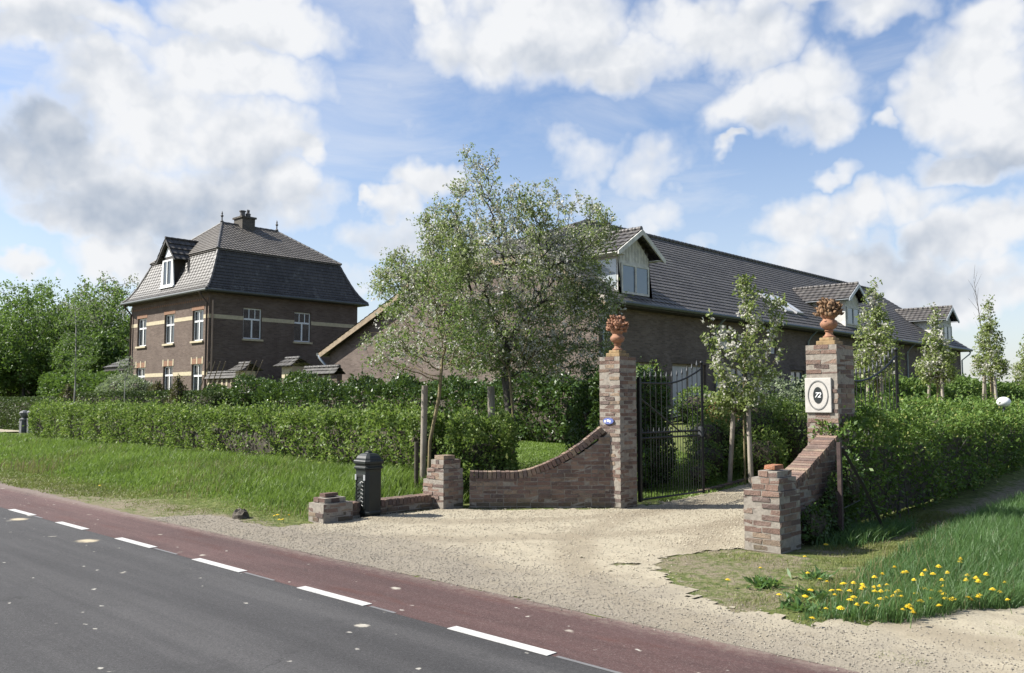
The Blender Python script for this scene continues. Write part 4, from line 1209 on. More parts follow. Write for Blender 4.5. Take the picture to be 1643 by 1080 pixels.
# ------------------------------------------------------------------ garden wall between house and barn
gw = thing('garden_wall', 'cream and brick garden wall with tiled copings and gabled piers between house and barn', 'garden wall', (-36, 20.6, 1.6))
mb = MB(); cp = MB(); cr_ = MB()
for x0, x1, zt in ((-40.2, -37.15, 2.62), (-31.7, -29.2, 2.66)):
    mb.box(x0, x1, 20.45, 20.7, 1.0, zt)
    for s in (-1, 1): tiled_quad(cp, (x0 - .02, 20.575 + s * .26, zt + .0), (x1 + .02, 20.575 + s * .26, zt + .0), (x1 + .02, 20.575, zt + .30), (x0 - .02, 20.575, zt + .30), 2, .04)
    ridge_line(cp, (x0, 20.575, zt + .32), (x1, 20.575, zt + .32), .07, .3)
    q = x0 + .15
    while q < x1 - .2:
        cr_.box(q, q + .16, 20.43, 20.449, zt - .34, zt - .03); q += .45
for x0, x1, zt in ((-37.1, -36.35, 2.95), (-33.1, -32.3, 3.05)):
    mb.box(x0, x1, 20.3, 20.9, 1.0, zt - .5); cr_.box(x0, x1, 20.3, 20.9, zt - .499, zt)
    w = (x0 + x1) / 2
    for s in (-1, 1): tiled_quad(cp, (x0 - .3, 20.6 + s * .55, zt + .0), (x1 + .3, 20.6 + s * .55, zt + .0), (x1 + .12, 20.6, zt + .36), (x0 - .12, 20.6, zt + .36), 2, .04)
    ridge_line(cp, (x0 - .15, 20.6, zt + .38), (x1 + .15, 20.6, zt + .38), .07, .3)
mb.build('brickwork', M_HB, gw); cp.build('coping', M_HT, gw); cr_.build('cream_panel', M_CREAM, gw)
# slanting poles leaning over the shrubs
def pole_set(nm, label, pts, r, mat=None):
    t_ = thing(nm, label, 'garden stake', pts[0][0])
    for a, b_ in pts:
        m = MB(); m.tube([a, b_], r, 5); m.build('cane', mat or M_CANE, t_)


M_CANE = mat_plain('bamboo_cane', (.26, .20, .15), .7, var=.2)
pole_set('cane_row', 'slanting canes standing before the corner of the brick house', [((-38.9 + i * .5, 19.2, 1.3), (-37.6 + i * .5, 19.25, 3.35)) for i in range(4)], .022)
pole_set('cane_row', 'slanting canes crossing in front of the garden wall pier', [((-35.9 + i * .5, 19.2, 1.4), (-34.4 + i * .5, 19.25, 3.3)) for i in range(4)], .022)
pole_set('cane_row', 'pale slanting canes among the shrubs before the house front', [((-42.8 + i * .45, 18.3, 1.3), (-41.9 + i * .45, 18.3, 2.6)) for i in range(4)], .02, mat_plain('pale_cane', (.34, .36, .33), .7))

# ------------------------------------------------------------------ the long barn conversion
BX, BY0, BY1 = -17.49, 22.6, 61.3
EZ, EX = 4.90, -16.95                       # right eave line
RXX, RZZ = -23.35, 9.42                     # ridge
SL = (RZZ - EZ) / (EX - RXX)
KX, KZ = -27.5, 6.02; LX, LZ = -33.3, 3.72   # kink and left eave
BZ = 0.5
barn = thing('long_barn', 'long converted brick barn under one grey tiled roof with dormers', 'barn', (BX, BY0, .9))
BS = (BX, 0, 0); BF = (0, BY0, 0)
dn = [(24.55, 26.05, .9, 2.93), (27.0, 29.35, .9, 2.95), (31.2, 32.6, .9, 2.95), (36.6, 38.0, .9, 2.95), (42.2, 43.6, .9, 2.95), (52, 53.4, .9, 2.95)]
upw = [(30.45, 31.15, 3.62, 4.62), (34.6, 35.25, 3.62, 4.62), (46.2, 46.9, 3.62, 4.62), (49.5, 50.2, 3.62, 4.62)]
mb = MB()
wall_panel(mb, BS, SIDE, BY0, BY1, BZ, 4.98, dn + upw)
ztop = lambda x: (RZZ + SL * (RXX - x)) - .12 if x > RXX else (KZ + (RZZ - KZ) * (x - KX) / (RXX - KX) - .12 if x > KX else LZ + (KZ - LZ) * (x - LX) / (KX - LX) - .12)
zt2 = lambda x: min(ztop(x), 6.84)
gz_ops = []
xs_ = sorted({-32.85, KX, RXX, BX, -19.75, -26.4, *[o[0] for o in gz_ops], *[o[1] for o in gz_ops]})
for a, b_ in zip(xs_, xs_[1:]):
    o = [q for q in gz_ops if q[0] <= a and b_ <= q[1]]
    if o:
        mb.add([(a, BY0, BZ), (b_, BY0, BZ), (b_, BY0, o[0][2]), (a, BY0, o[0][2])], [(0, 1, 2, 3)])
        mb.add([(a, BY0, o[0][3]), (b_, BY0, o[0][3]), (b_, BY0, zt2(b_)), (a, BY0, zt2(a))], [(0, 1, 2, 3)])
    else: mb.add([(a, BY0, BZ), (b_, BY0, BZ), (b_, BY0, zt2(b_)), (a, BY0, zt2(a))], [(0, 1, 2, 3)])
mb.add([(-32.85, BY0, BZ), (-32.85, BY1, BZ), (-32.85, BY1, ztop(-32.85)), (-32.85, BY0, ztop(-32.85))], [(0, 1, 2, 3)])
mb.add([(-32.85, BY1, BZ), (BX, BY1, BZ), (BX, BY1, ztop(BX)), (RXX, BY1, ztop(RXX)), (KX, BY1, ztop(KX)), (-32.85, BY1, ztop(-32.85))], [(0, 1, 2, 3, 4, 5)])
mb.build('wall', M_BB, barn)
rf = MB(); Y0, Y1 = BY0 - .35, BY1 + .35
CZ, RY = 6.8, 29.4                          # the gable is cut off at CZ by a half hip that meets the ridge at RY
xcr = EX - (CZ - EZ) / SL; xcl = KX + (CZ - KZ) * (RXX - KX) / (RZZ - KZ)
nlow = 11
tiled_quad(rf, (EX, Y0, EZ), (EX, Y1, EZ), (xcr, Y1, CZ), (xcr, Y0, CZ), nlow, .03)
tiled_quad(rf, (xcr, Y0, CZ), (xcr, Y1, CZ), (RXX, Y1, RZZ), (RXX, RY, RZZ), 14, .03)
tiled_quad(rf, (KX, Y1, KZ), (KX, Y0, KZ), (xcl, Y0, CZ), (xcl, Y1, CZ), 5, .05)
tiled_quad(rf, (xcl, Y1, CZ), (xcl, Y0, CZ), (RXX, RY, RZZ), (RXX, Y1, RZZ), 12, .03)
tiled_quad(rf, (xcl, Y0, CZ), (xcr, Y0, CZ), (RXX, RY, RZZ), (RXX, RY, RZZ), 14, .03)
ridge_line(rf, (xcr, Y0, CZ + .03), (RXX, RY, RZZ + .03), .09, .4); ridge_line(rf, (xcl, Y0, CZ + .03), (RXX, RY, RZZ + .03), .09, .4)
tiled_quad(rf, (LX, Y1, LZ), (LX, Y0, LZ), (KX, Y0, KZ), (KX, Y1, KZ), 20, .03)
ridge_line(rf, (RXX, RY, RZZ + .04), (RXX, Y1, RZZ + .04), .11, .4)
broof = rf.build('roof', M_BT, barn)
bd = MB()
for yy in (Y0 + .02, Y1 - .06):
    for (xa, za), (xb, zb) in ((((EX, EZ), (xcr, CZ)), ((xcl, CZ), (KX, KZ)), ((xcr, CZ), (xcl, CZ)), ((LX, LZ), (KX, KZ))) if yy < 30 else (((EX, EZ), (RXX, RZZ)), ((KX, KZ), (RXX, RZZ)), ((LX, LZ), (KX, KZ)))):
        bd.prism([(xa, yy, za - .01), (xb, yy, zb - .01), (xb, yy, zb - .26), (xa, yy, za - .24)], (0, .04, 0))
bd.build('bargeboard', M_OCHRE, barn)
sf = MB()
for (xa, za), (xb, zb) in (((EX - .1, EZ), (xcr, CZ)), ((KX, KZ), (xcl, CZ)), ((xcr, CZ), (xcl, CZ)), ((LX + .1, LZ), (KX, KZ))):
    sf.add([(xa, Y0 + .07, za - .13), (xb, Y0 + .07, zb - .13), (xb, BY0, zb - .13), (xa, BY0, za - .13)], [(0, 1, 2, 3)])
sf.box(BX + .002, EX - .03, BY0, BY1, 4.74, 4.79)
sf.build('soffit', M_DARKWOOD, barn)
tr_ = MB()                                                # verge tiles on the gable, their sunlit look put into the pale colour
for i in range(11):
    a = i / 11; p = Vector((EX, Y0 - .02, EZ)).lerp(Vector((xcr, Y0 - .02, CZ)), a); q = Vector((EX, Y0 - .02, EZ)).lerp(Vector((xcr, Y0 - .02, CZ)), a + 1 / 11)
    tr_.prism([p + Vector((0, 0, .09)), q + Vector((0, 0, .05)), q + Vector((0, 0, -.10)), p + Vector((0, 0, -.06))], (0, .16, 0))
tr_.build('verge_tile', mat_plain('lit_tone_verge', (.40, .36, .31), .8, var=.25), barn)
g = MB(); g.tube([(EX + .04, Y0, EZ - .05), (EX + .04, Y1, EZ - .05)], .085, 8); g.tube([(LX - .04, Y0, LZ - .05), (LX - .04, Y1, LZ - .05)], .08, 8); g.build('gutter', M_GUT, barn)
for y in (22.78, 30.0, 38.3, 51.2):
    pipe(barn, [(EX + .02, y, 4.82), (BX + .25, y, 4.55), (BX + .08, y, 4.3), (BX + .08, y, .7)], M_ZINC)
pipe(barn, [(LX + .02, BY0 - .3, 3.62), (-33.15, BY0 - .3, 3.45), (-32.9, BY0 - .1, 3.1), (-32.9, BY0 - .1, .8)], M_ZINC, .06)
pipe(barn, [(EX + .04, Y1 - .2, 4.85), (EX + .0, Y1 - .3, 4.6), (BX + .1, BY1 - .1, 4.2), (BX + .1, BY1 - .1, 1)], M_ZINC)
for i, a in enumerate(dn):
    window(barn, BS, SIDE, *a, 'split', mat=M_OCHRE, glass=(M_BLIND if i == 1 else M_GLASSB), sill=False, name='french_door', fw=.09, label='timber garden doors with a white blind drawn' if i == 1 else None)
for a in upw: window(barn, BS, SIDE, *a, 'plain', glass=M_BLIND, sill=False)
for a in gz_ops: window(barn, BF, FRONT, *a, 'split', sill=False)
ln = MB()
for a in dn: 
    q = a[0] - .1
    while q < a[1] + .1: ln.obox(BS, *SIDE, q, q + .055, -.05, .008, a[3] + .003, a[3] + .22); q += .07
ln.build('lintel', M_BB, barn)
M_SKY = mat_plain('skylight_frame', (.42, .43, .44), .5, metal=.2)


def skylight(y0, y1, xa, xb):
    zz = lambda x: EZ + SL * (EX - x)
    nr = Vector((SL, 0, 1)).normalized()
    f = MB(); p = [Vector((xa, y0, zz(xa))), Vector((xa, y1, zz(xa))), Vector((xb, y1, zz(xb))), Vector((xb, y0, zz(xb)))]
    f.prism([q + nr * .03 for q in p], nr * .09); o = f.build('skylight', M_SKY, broof)
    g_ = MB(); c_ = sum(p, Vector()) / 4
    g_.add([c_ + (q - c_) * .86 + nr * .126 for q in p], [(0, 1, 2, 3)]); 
    gl = g_.build('pane', M_SKYREFL, o)


M_SKYREFL = mat_glass('skylight_reflection', (.50, .52, .54), .12)  # pale base colour stands in for bright sky reflected in the panes
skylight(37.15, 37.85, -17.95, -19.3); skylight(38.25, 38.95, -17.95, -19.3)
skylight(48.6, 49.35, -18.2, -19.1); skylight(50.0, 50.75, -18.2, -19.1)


def dormer(yc, zb, label, glazed=False):
    top, ez, hs, hw = (7.54, 6.62, 1.42, .92) if glazed else (7.50, 6.66, 1.25, .85)
    xr = lambda z: EX - (z - EZ) / SL
    xf = -17.12
    m = MB()
    for s in (-1, 1):
        tiled_quad(m, (xf, yc + s * hs, ez), (xr(ez) , yc + s * hs, ez), (xr(top) - .1, yc, top), (xf, yc, top), 5, .04)
    ridge_line(m, (xf, yc, top + .03), (xr(top), yc, top + .03), .08, .35)
    o = m.build('dormer_roof', M_BT, barn); o['label'] = label
    e = MB()
    for s in (-1, 1):
        e.prism([(xf + .01, yc, top - .01), (xf + .01, yc, top - .2), (xf + .01, yc + s * (hs - .1), ez - .12), (xf + .01, yc + s * hs, ez - .12), (xf + .01, yc + s * hs, ez)], (.05, 0, 0))
        e.prism([(xf - .02, yc + s * hs, ez - .02), (xr(ez) - .0, yc + s * hs, ez - .02), (xr(ez), yc + s * (hs - .5), ez - .06), (xf - .02, yc + s * (hs - .5), ez - .06)], (0, 0, -.03))
    e.build('bargeboard', M_LEAD if not glazed else M_CLAD, o)
    w = MB()
    fy0, fy1 = yc - hw, yc + hw
    w.add([(BX + .02, fy0, zb), (BX + .02, fy1, zb), (BX + .02, fy1, ez - .0), (BX + .02, yc, top - .12), (BX + .02, fy0, ez - .0)], [(0, 1, 2, 3, 4)])
    for s, yy in ((-1, fy0), (1, fy1)):
        xb_ = xr(ez)
        w.add([(BX + .02, yy, zb), (BX + .02, yy, ez), (xb_ - .1, yy, ez), (xr(zb) if zb > EZ else BX - .1, yy, zb)], [(0, 1, 2, 3)])
    q = fy0 + .1
    while q < fy1:
        w.box(BX + .021, BX + .035, q, q + .015, 6.42, min(top - .2 - abs(q - yc) * .65, 7.4)); q += .18
    w.build('dormer_front', M_CLAD, o)
    window(o, (BX + .025, 0, 0), SIDE, fy0 + .12, fy1 - .06, zb + .10, 6.32, 'split', recess=-.06, mat=M_CLAD, glass=M_GLASSB, sill=False, name='dormer_window', fw=.08)
    if glazed:
        g_ = MB(); g_.add([(BX - .05, fy0 - .01, 5.42), (BX - .05, fy0 - .01, 6.45), (xr(6.45) + .1, fy0 - .01, 6.45), (xr(5.5), fy0 - .01, 5.55)], [(0, 1, 2, 3)])
        g_.build('side_pane', mat_glass('cheek_reflection', (.32, .36, .38), .05), o)  # sky reflection on the cheek glazing is put into its pale colour


dormer(24.6, 5.16, 'gabled dormer nearest the road with glazed cheek', True)
dormer(43.6, 5.3, 'second gabled dormer halfway along the roof')
dormer(58.6, 5.3, 'last gabled dormer near the far end of the roof')
# ------------------------------------------------------------------ vegetation tools
RV = np.array([math.cos(YAW), math.sin(YAW), 0.0])      # sideways across the view
FV = np.array([-math.sin(YAW), math.cos(YAW), 0.0])     # away from the camera


def unit(v):
    return v / np.maximum(np.linalg.norm(v, axis=-1, keepdims=True), 1e-9)


def leaf_geo(P, size, rg, out=None, outw=0.0, aspect=.5, droop=0.0):
    """four-cornered folded leaves with random facing; returns V (4N,3), F (N,4)"""
    n = len(P)
    d = unit(rg.normal(size=(n, 3)) + (out * outw if out is not None else 0) + np.array([0, 0, -droop]))
    s = unit(np.cross(d, rg.normal(size=(n, 3))))
    nn = np.cross(d, s)
    L = (size * rg.uniform(.65, 1.35, n))[:, None]
    a = P; b_ = P + d * L * .5 + s * L * aspect * .5 + nn * L * .08; c = P + d * L; e = P + d * L * .5 - s * L * aspect * .5 + nn * L * .08
    return np.stack([a, b_, c, e], 1).reshape(-1, 3), np.arange(4 * n).reshape(n, 4)


def leaves(name, P, size, mat, parent, rg, **kw):
    V, F = leaf_geo(P, np.broadcast_to(size, len(P)), rg, **kw)
    return mesh_np(name, V, F, None, [mat], rnd=rg.random(len(P)), parent=parent)


def n3(P, s, seed):
    """smooth 3d-ish noise -1..1"""
    return (wob(P[:, 0] + P[:, 2] * .7, P[:, 1] - P[:, 2] * .6, s, seed) + wob(P[:, 2] * 1.3 + P[:, 0] * .4, P[:, 1] * .9 + P[:, 0] * .5, s * 1.3, seed + 31)) / 1.4


def hedge(name, label, cat, path, width, zt, leafmat, dens, size, seed, rough=.10, bumps=1.6, basez=None, core=True, group=None, shoots=0, ztv=0.0, floor=0.0, thin=False):
    """hedge: leaf-sized faces through the outer shell of a rounded bank along a path, twigs inside"""
    rg = np.random.default_rng(seed)
    pts = [np.array(p, float) for p in path]
    seg = [(a, b_, np.linalg.norm(b_ - a)) for a, b_ in zip(pts, pts[1:])]
    tot = sum(s[2] for s in seg)
    mid = pts[len(pts) // 2]
    r = thing(name, label, cat, (mid[0], mid[1], hz(*mid)), group)
    H = zt - hz(*mid)
    area = tot * (2 * H + width) + 2 * width * H
    N = int(area * dens)
    s = rg.uniform(-.02, tot + .02, N)
    acc = np.cumsum([0] + [q[2] for q in seg]); k = np.clip(np.searchsorted(acc, s, side='right') - 1, 0, len(seg) - 1)
    A = np.array([q[0] for q in seg]); D = np.array([(q[1] - q[0]) / q[2] for q in seg])
    base = A[k] + D[k] * (s - acc[k])[:, None]; nrm = np.stack([-D[k][:, 1], D[k][:, 0]], -1)
    # position round the profile: near side, top, far side; plus end caps
    t_ = rg.uniform(0, 2 * H + width, N)
    side = np.where(t_ < H, -1, np.where(t_ > H + width, 1, 0))
    v = np.where(side == -1, t_ / H, np.where(side == 1, (2 * H + width - t_) / H, 1.0))
    uu = np.where(side == 0, (t_ - H) / width * 2 - 1, side)
    endc = rg.random(N) < (2 * width * H) / area
    ends = rg.random(N) < .5
    base = np.where(endc[:, None], np.where(ends[:, None], pts[0] - D[0] * .02, pts[-1]), base)
    nrm2 = np.where(endc[:, None], np.where(ends[:, None], np.stack([-D[0][1], D[0][0]])[None], np.stack([-D[-1][1], D[-1][0]])[None]), nrm)
    uu = np.where(endc, rg.uniform(-1, 1, N), uu); v = np.where(endc, rg.random(N), v)
    rnd_ = np.clip((v - .86) / .14, 0, 1) ** 2 * .28                     # rounded shoulders
    low = np.clip((.25 - v) / .25, 0, 1) * .12
    half = width / 2 * (1 - rnd_ - low)
    P = np.zeros((N, 3)); P[:, :2] = base + nrm2 * (uu * half)[:, None]
    gb = hgt(P[:, 0], P[:, 1]); top = zt + ztv * fbm(P[:, 0], P[:, 1], .45, seed)
    P[:, 2] = gb + floor + (top - gb - floor) * v
    outd = np.zeros((N, 3)); outd[:, :2] = nrm2 * np.where(np.abs(uu) > .98, uu, uu * .3)[:, None]; outd[:, 2] = np.where(side == 0, 1.0, .25)
    ec = np.where(ends[:, None], -D[0][None], D[-1][None]); outd[endc, :2] = ec[endc]; outd[endc, 2] = .2
    outd = unit(outd)
    keepm = ~((n3(P, 1.1, seed + 60) > .42) & (v < .62) & (rg.random(N) < .75)) if thin else np.ones(N, bool)
    off = rough * (n3(P, bumps, seed) * .8 + n3(P, bumps * 3.1, seed + 3) * .5) - rg.exponential(.055, N) * (1 + 3 * (rg.random(N) < .15))
    P = P + outd * off[:, None]
    if shoots:
        m = (rg.random(N) < shoots) & (v > .97)
        P[m, 2] += rg.exponential(.07, m.sum())
    P[:, 2] = np.maximum(P[:, 2], hgt(P[:, 0], P[:, 1]) + .01)
    leaves('foliage', P[keepm], size, leafmat, r, rg, out=outd[keepm], outw=.7)
    if thin:                                                # bare stems showing low down in the face
        st_ = MB()
        for q in range(int(tot * 9)):
            i_ = rg.integers(N); b0 = base[i_] + nrm[i_] * rg.uniform(-.9, .9) * width / 2 * .8; g0 = hz(*b0); hh = (zt - g0) * rg.uniform(.5, .95)
            st_.tube([(b0[0], b0[1], g0), (b0[0] + rg.normal() * .06, b0[1] + rg.normal() * .06, g0 + hh * .5), (b0[0] + rg.normal() * .14, b0[1] + rg.normal() * .14, g0 + hh)], [.012, .009, .004], 4)
        st_.build('stems', M_BARK, r)
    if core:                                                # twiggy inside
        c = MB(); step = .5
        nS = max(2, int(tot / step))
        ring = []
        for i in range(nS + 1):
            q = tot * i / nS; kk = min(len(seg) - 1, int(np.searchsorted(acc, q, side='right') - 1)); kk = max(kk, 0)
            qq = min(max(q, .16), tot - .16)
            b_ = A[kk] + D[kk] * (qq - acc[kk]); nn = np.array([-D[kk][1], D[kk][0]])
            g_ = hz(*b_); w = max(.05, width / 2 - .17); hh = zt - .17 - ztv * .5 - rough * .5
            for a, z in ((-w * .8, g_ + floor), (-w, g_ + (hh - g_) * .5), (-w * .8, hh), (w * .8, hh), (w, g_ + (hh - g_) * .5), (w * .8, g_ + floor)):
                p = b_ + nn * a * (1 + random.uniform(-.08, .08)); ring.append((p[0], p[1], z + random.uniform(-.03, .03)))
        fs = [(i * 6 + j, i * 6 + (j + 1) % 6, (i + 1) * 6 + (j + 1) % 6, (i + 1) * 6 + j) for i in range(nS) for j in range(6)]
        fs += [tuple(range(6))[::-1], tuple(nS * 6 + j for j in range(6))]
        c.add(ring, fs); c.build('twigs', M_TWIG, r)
    return r


def shrub(name, label, cat, blobs, leafmat, n, size, seed, group=None, blos=0, core=True, shell=.35, stems=True, aspect=.5, loc=None):
    """blobs: list of (x,y,z,rx,ry,rz)"""
    rg = np.random.default_rng(seed)
    bx = np.array(blobs, float)
    lx, ly = (bx[0, 0], bx[0, 1]) if loc is None else loc
    r = thing(name, label, cat, (lx, ly, hz(lx, ly)), group)
    vol = (bx[:, 3] * bx[:, 4] * bx[:, 5]) ** .75; k = rg.choice(len(bx), n, p=vol / vol.sum())
    d = unit(rg.normal(size=(n, 3)))
    rr = 1 - rg.random(n) ** 1.7 * shell
    P = bx[k, :3] + d * bx[k, 3:] * rr[:, None]
    P = P + d * (bx[k, 3:].mean(1)[:, None] * .22 * n3(P, 1.6 / max(.3, bx[:, 3].mean()), seed)[:, None])
    ok = P[:, 2] > hgt(P[:, 0], P[:, 1]) + .02
    P, d = P[ok], d[ok]
    leaves('foliage', P, size, leafmat, r, rg, out=d, outw=.5, aspect=aspect)
    if blos:
        i = rg.choice(len(P), blos); leaves('blossom', P[i] + rg.normal(size=(blos, 3)) * .03 + d[i] * .03, size * .8, L_BLOS, r, rg, aspect=.9)
    c = MB()
    if core:
        for q in bx: c.ball(q[:3], 1, 10, 7, 0, (q[3] * .62, q[4] * .62, q[5] * .62), .12)
    if stems:
        for q in bx: c.tube([(lx + random.uniform(-.05, .05), ly, hz(lx, ly) - .02), (q[0], q[1], q[2])], [.03, .012], 5)
    if c.v: c.build('twigs', M_TWIG, r)
    return r


def colonize(att, trunk, D=.15, di=1.0, dk=.25, iters=90, bias=(0, 0, .15), seed=0, jit=.18):
    rg = np.random.default_rng(seed)
    nodes = [np.array(p, float) for p in trunk]; par = [-1] + list(range(len(trunk) - 1))
    att = np.asarray(att, float); N = np.array(nodes)
    dd = np.linalg.norm(att[:, None] - N[None], axis=2); near = dd.argmin(1); dist = dd.min(1); alive = np.ones(len(att), bool)
    for it in range(iters):
        m = alive & (dist < di)
        if not m.any():
            di *= 1.5
            if di > 20: break
            continue
        ids = near[m]; vec = unit(att[m] - np.array(nodes)[ids])
        acc = np.zeros((len(nodes), 3)); np.add.at(acc, ids, vec); cnt = np.bincount(ids, minlength=len(nodes))
        g_ = np.nonzero(cnt)[0]
        dirs = unit(acc[g_] / cnt[g_][:, None] + np.array(bias) + rg.normal(size=(len(g_), 3)) * jit)
        new = np.array(nodes)[g_] + dirs * D
        base = len(nodes)
        nodes += list(new); par += list(g_)
        da = np.linalg.norm(att[:, None] - new[None], axis=2); j = da.argmin(1); mn = da.min(1)
        u = mn < dist; near[u] = base + j[u]; dist[u] = mn[u]
        alive &= dist > dk
    return np.array(nodes), np.array(par)


def radii(par, n, tip, expn=2.3):
    a = np.zeros(n); ch = np.bincount(par[par >= 0], minlength=n)
    a[ch == 0] = tip ** expn
    for i in range(n - 1, 0, -1): a[par[i]] += a[i]
    return a ** (1 / expn)


def tubes(name, N, par, R, mat, parent, k=5):
    n = len(N); d = np.zeros((n, 3)); m = par >= 0
    d[m] = unit(N[m] - N[par[m]]); d[0] = (0, 0, 1)
    ref = np.array([.3, .2, .93]); u = unit(np.cross(d, ref) + 1e-6); w = np.cross(u, d)
    a = np.arange(k) * 2 * math.pi / k
    V = (N[:, None] + (u[:, None] * np.cos(a)[None, :, None] + w[:, None] * np.sin(a)[None, :, None]) * R[:, None, None]).reshape(-1, 3)
    i = np.nonzero(m)[0]; p = par[i]; j = np.arange(k); j2 = (j + 1) % k
    F = np.stack([p[:, None] * k + j, p[:, None] * k + j2, i[:, None] * k + j2, i[:, None] * k + j], -1).reshape(-1, 4)
    return mesh_np(name, V, F, None, [mat], parent=parent, smooth=True)


def ell(rg, n, c, r, hollow=.0):
    d = unit(rg.normal(size=(n, 3))); q = (hollow + (1 - hollow) * rg.random(n)) ** (1 / 3)
    return np.array(c) + d * q[:, None] * np.array(r)


def tree(name, label, cat, base, trunk, vols, natt, bark, lmat, nleaf, lsize, seed, D=.15, dk=.2, tip=.004, thr=.012, spread=.09, blos=0, group=None, di=1.2, bias=(0, 0, .12), frame=None, jit=.2, bsize=None, iters=90, aspect=.5, per=None, gap=0, clump=1.2):
    rg = np.random.default_rng(seed)
    B = np.array([base[0], base[1], hz(*base)])
    fr = np.eye(3) if frame is None else frame
    tw = [B + np.array(p) @ fr for p in trunk]
    dense = [tw[0]]
    for a, b_ in zip(tw, tw[1:]):
        m = max(1, int(np.linalg.norm(b_ - a) / D))
        dense += [a + (b_ - a) * q / m for q in range(1, m + 1)]
    vw = np.array([np.prod(v[3:6]) for v in vols]) ** .8; vw /= vw.sum()
    att = np.concatenate([ell(rg, max(8, int(natt * w)), (0, 0, 0), v[3:6], .15) + np.array(v[:3]) for v, w in zip(vols, vw)])
    if gap: att = att[n3(att * 1.0, gap, seed) > -.27]
    att = B + att @ fr
    N, par = colonize(att, dense, D, di, dk, iters, bias, seed, jit)
    R = radii(par, len(N), tip)
    r = thing(name, label, cat, tuple(B), group)
    tubes('trunk', N, par, R, bark, r, 6)
    thin = np.nonzero(R < thr)[0]
    if nleaf:
        ch = np.bincount(par[par >= 0], minlength=len(N)); w = np.where(ch[thin] == 0, 3.0, 1.0) * np.exp(clump * n3(N[thin], 2.2 if lsize < .1 else .8, seed + 5)); w /= w.sum()
        k = rg.choice(thin, nleaf, p=w)
        if per:                                           # leaves sit in tufts
            kk = k[: nleaf // per]; c = N[kk] + rg.normal(size=(len(kk), 3)) * spread; P = np.repeat(c, per, 0) + rg.normal(size=(len(kk) * per, 3)) * lsize * .55
        else: P = N[k] + rg.normal(size=(nleaf, 3)) * spread
        leaves('crown', P, lsize, lmat, r, rg, aspect=aspect)
    if blos:
        k = rg.choice(thin, blos // 5); c = N[k] + rg.normal(size=(len(k), 3)) * spread * .8
        P = np.repeat(c, 5, 0) + rg.normal(size=(len(k) * 5, 3)) * .022
        leaves('blossom', P, bsize or lsize * .75, L_BLOS, r, rg, aspect=.9)
    return r


def blades(name, label, cat, n, xr, yr, dens, hfn, mat, seed, w=.006, lean=.35, kind='stuff'):
    rg = np.random.default_rng(seed)
    x = rg.uniform(*xr, n); y = rg.uniform(*yr, n)
    k = rg.random(n) < dens(x, y); x, y = x[k], y[k]; n = len(x)
    h = hfn(x, y) * rg.uniform(.45, 1.25, n); z = hgt(x, y) - .005
    a = rg.uniform(0, 6.28, n); ln = rg.normal(size=(n, 2)) * (h * lean)[:, None] + np.array([.02, .02]) * h[:, None] / .2
    dist = np.hypot(x, y); ww = w * (1 + np.maximum(0, dist - 8) / 9)
    bx, by = np.cos(a) * ww / 2, np.sin(a) * ww / 2
    mid = .55
    V = np.stack([np.stack([x - bx, y - by, z], -1), np.stack([x + bx, y + by, z], -1),
                  np.stack([x + bx * .8 + ln[:, 0] * .3, y + by * .8 + ln[:, 1] * .3, z + h * mid], -1), np.stack([x - bx * .8 + ln[:, 0] * .3, y - by * .8 + ln[:, 1] * .3, z + h * mid], -1),
                  np.stack([x + ln[:, 0], y + ln[:, 1], z + h], -1)], 1).reshape(-1, 3)
    i = np.arange(n)[:, None] * 5
    F4 = i + np.array([[0, 1, 2, 3]]); F3 = i + np.array([[3, 2, 4]])
    rr = np.clip(rg.random(n) * .45 + .55 * (.5 + .7 * fbm(x, y, 1.1, seed)), 0, 1)
    o = mesh_np(name, V, F4, F3, [mat], rnd=np.concatenate([rr, rr]))
    return tag(o, label, cat, kind=kind)


FRM = np.stack([RV, FV, np.array([0, 0, 1.0])])            # (across, away, up) -> world

# ------------------------------------------------------------------ hedges and shrubs
hedge('garden_hedge', 'long bright green garden hedge standing above the left grass verge', 'hedge', [(-29.6, 9.55), (-20, 9.5), (-10.75, 9.45)], .75, 1.40, L_HEDGE, 1350, .068, 1, rough=.19, bumps=2.4, ztv=.10, shoots=.14, thin=True)
hedge('garden_hedge', 'bushy end of green hedge directly behind the curved brick wall', 'hedge', [(-10.35, 9.55), (-10.0, 9.85), (-9.62, 10.2)], .85, 1.20, L_HEDGE, 2400, .062, 2, rough=.20, bumps=2.8, ztv=.12, shoots=.14)
hedge('field_hedge', 'tall shaded green hedge running back from the plaque pillar on the right', 'hedge', [(-4.42, 10.35), (-4.45, 15), (-4.5, 22), (-4.5, 34)], .52, 1.27, L_HEDGE2, 1700, .058, 3, rough=.15, bumps=2.6, ztv=.08, shoots=.2, floor=.08, thin=True)
hedge('spirea_hedge', 'loose yellowish green shrub row just behind the right hand hedge', 'hedge', [(-5.35, 13.9), (-5.4, 20), (-5.5, 32)], .9, 1.50, L_HEDGE2, 700, .065, 4, rough=.14, bumps=2.0, ztv=.14, shoots=.3)
hedge('trimmed_hedge', 'dark neatly clipped flat topped hedge far behind the bright one on the left', 'hedge', [(-52, 12.6), (-38.3, 12.9)], 1.1, 1.68, L_TRIM, 650, .085, 5, rough=.03, ztv=.0)
hedge('trimmed_hedge', 'clipped dark hedge in front of the brick house between conical shrubs', 'hedge', [(-41.0, 15.0), (-31.5, 16.6)], 1.0, 1.93, L_TRIM, 650, .085, 6, rough=.03, ztv=.0)
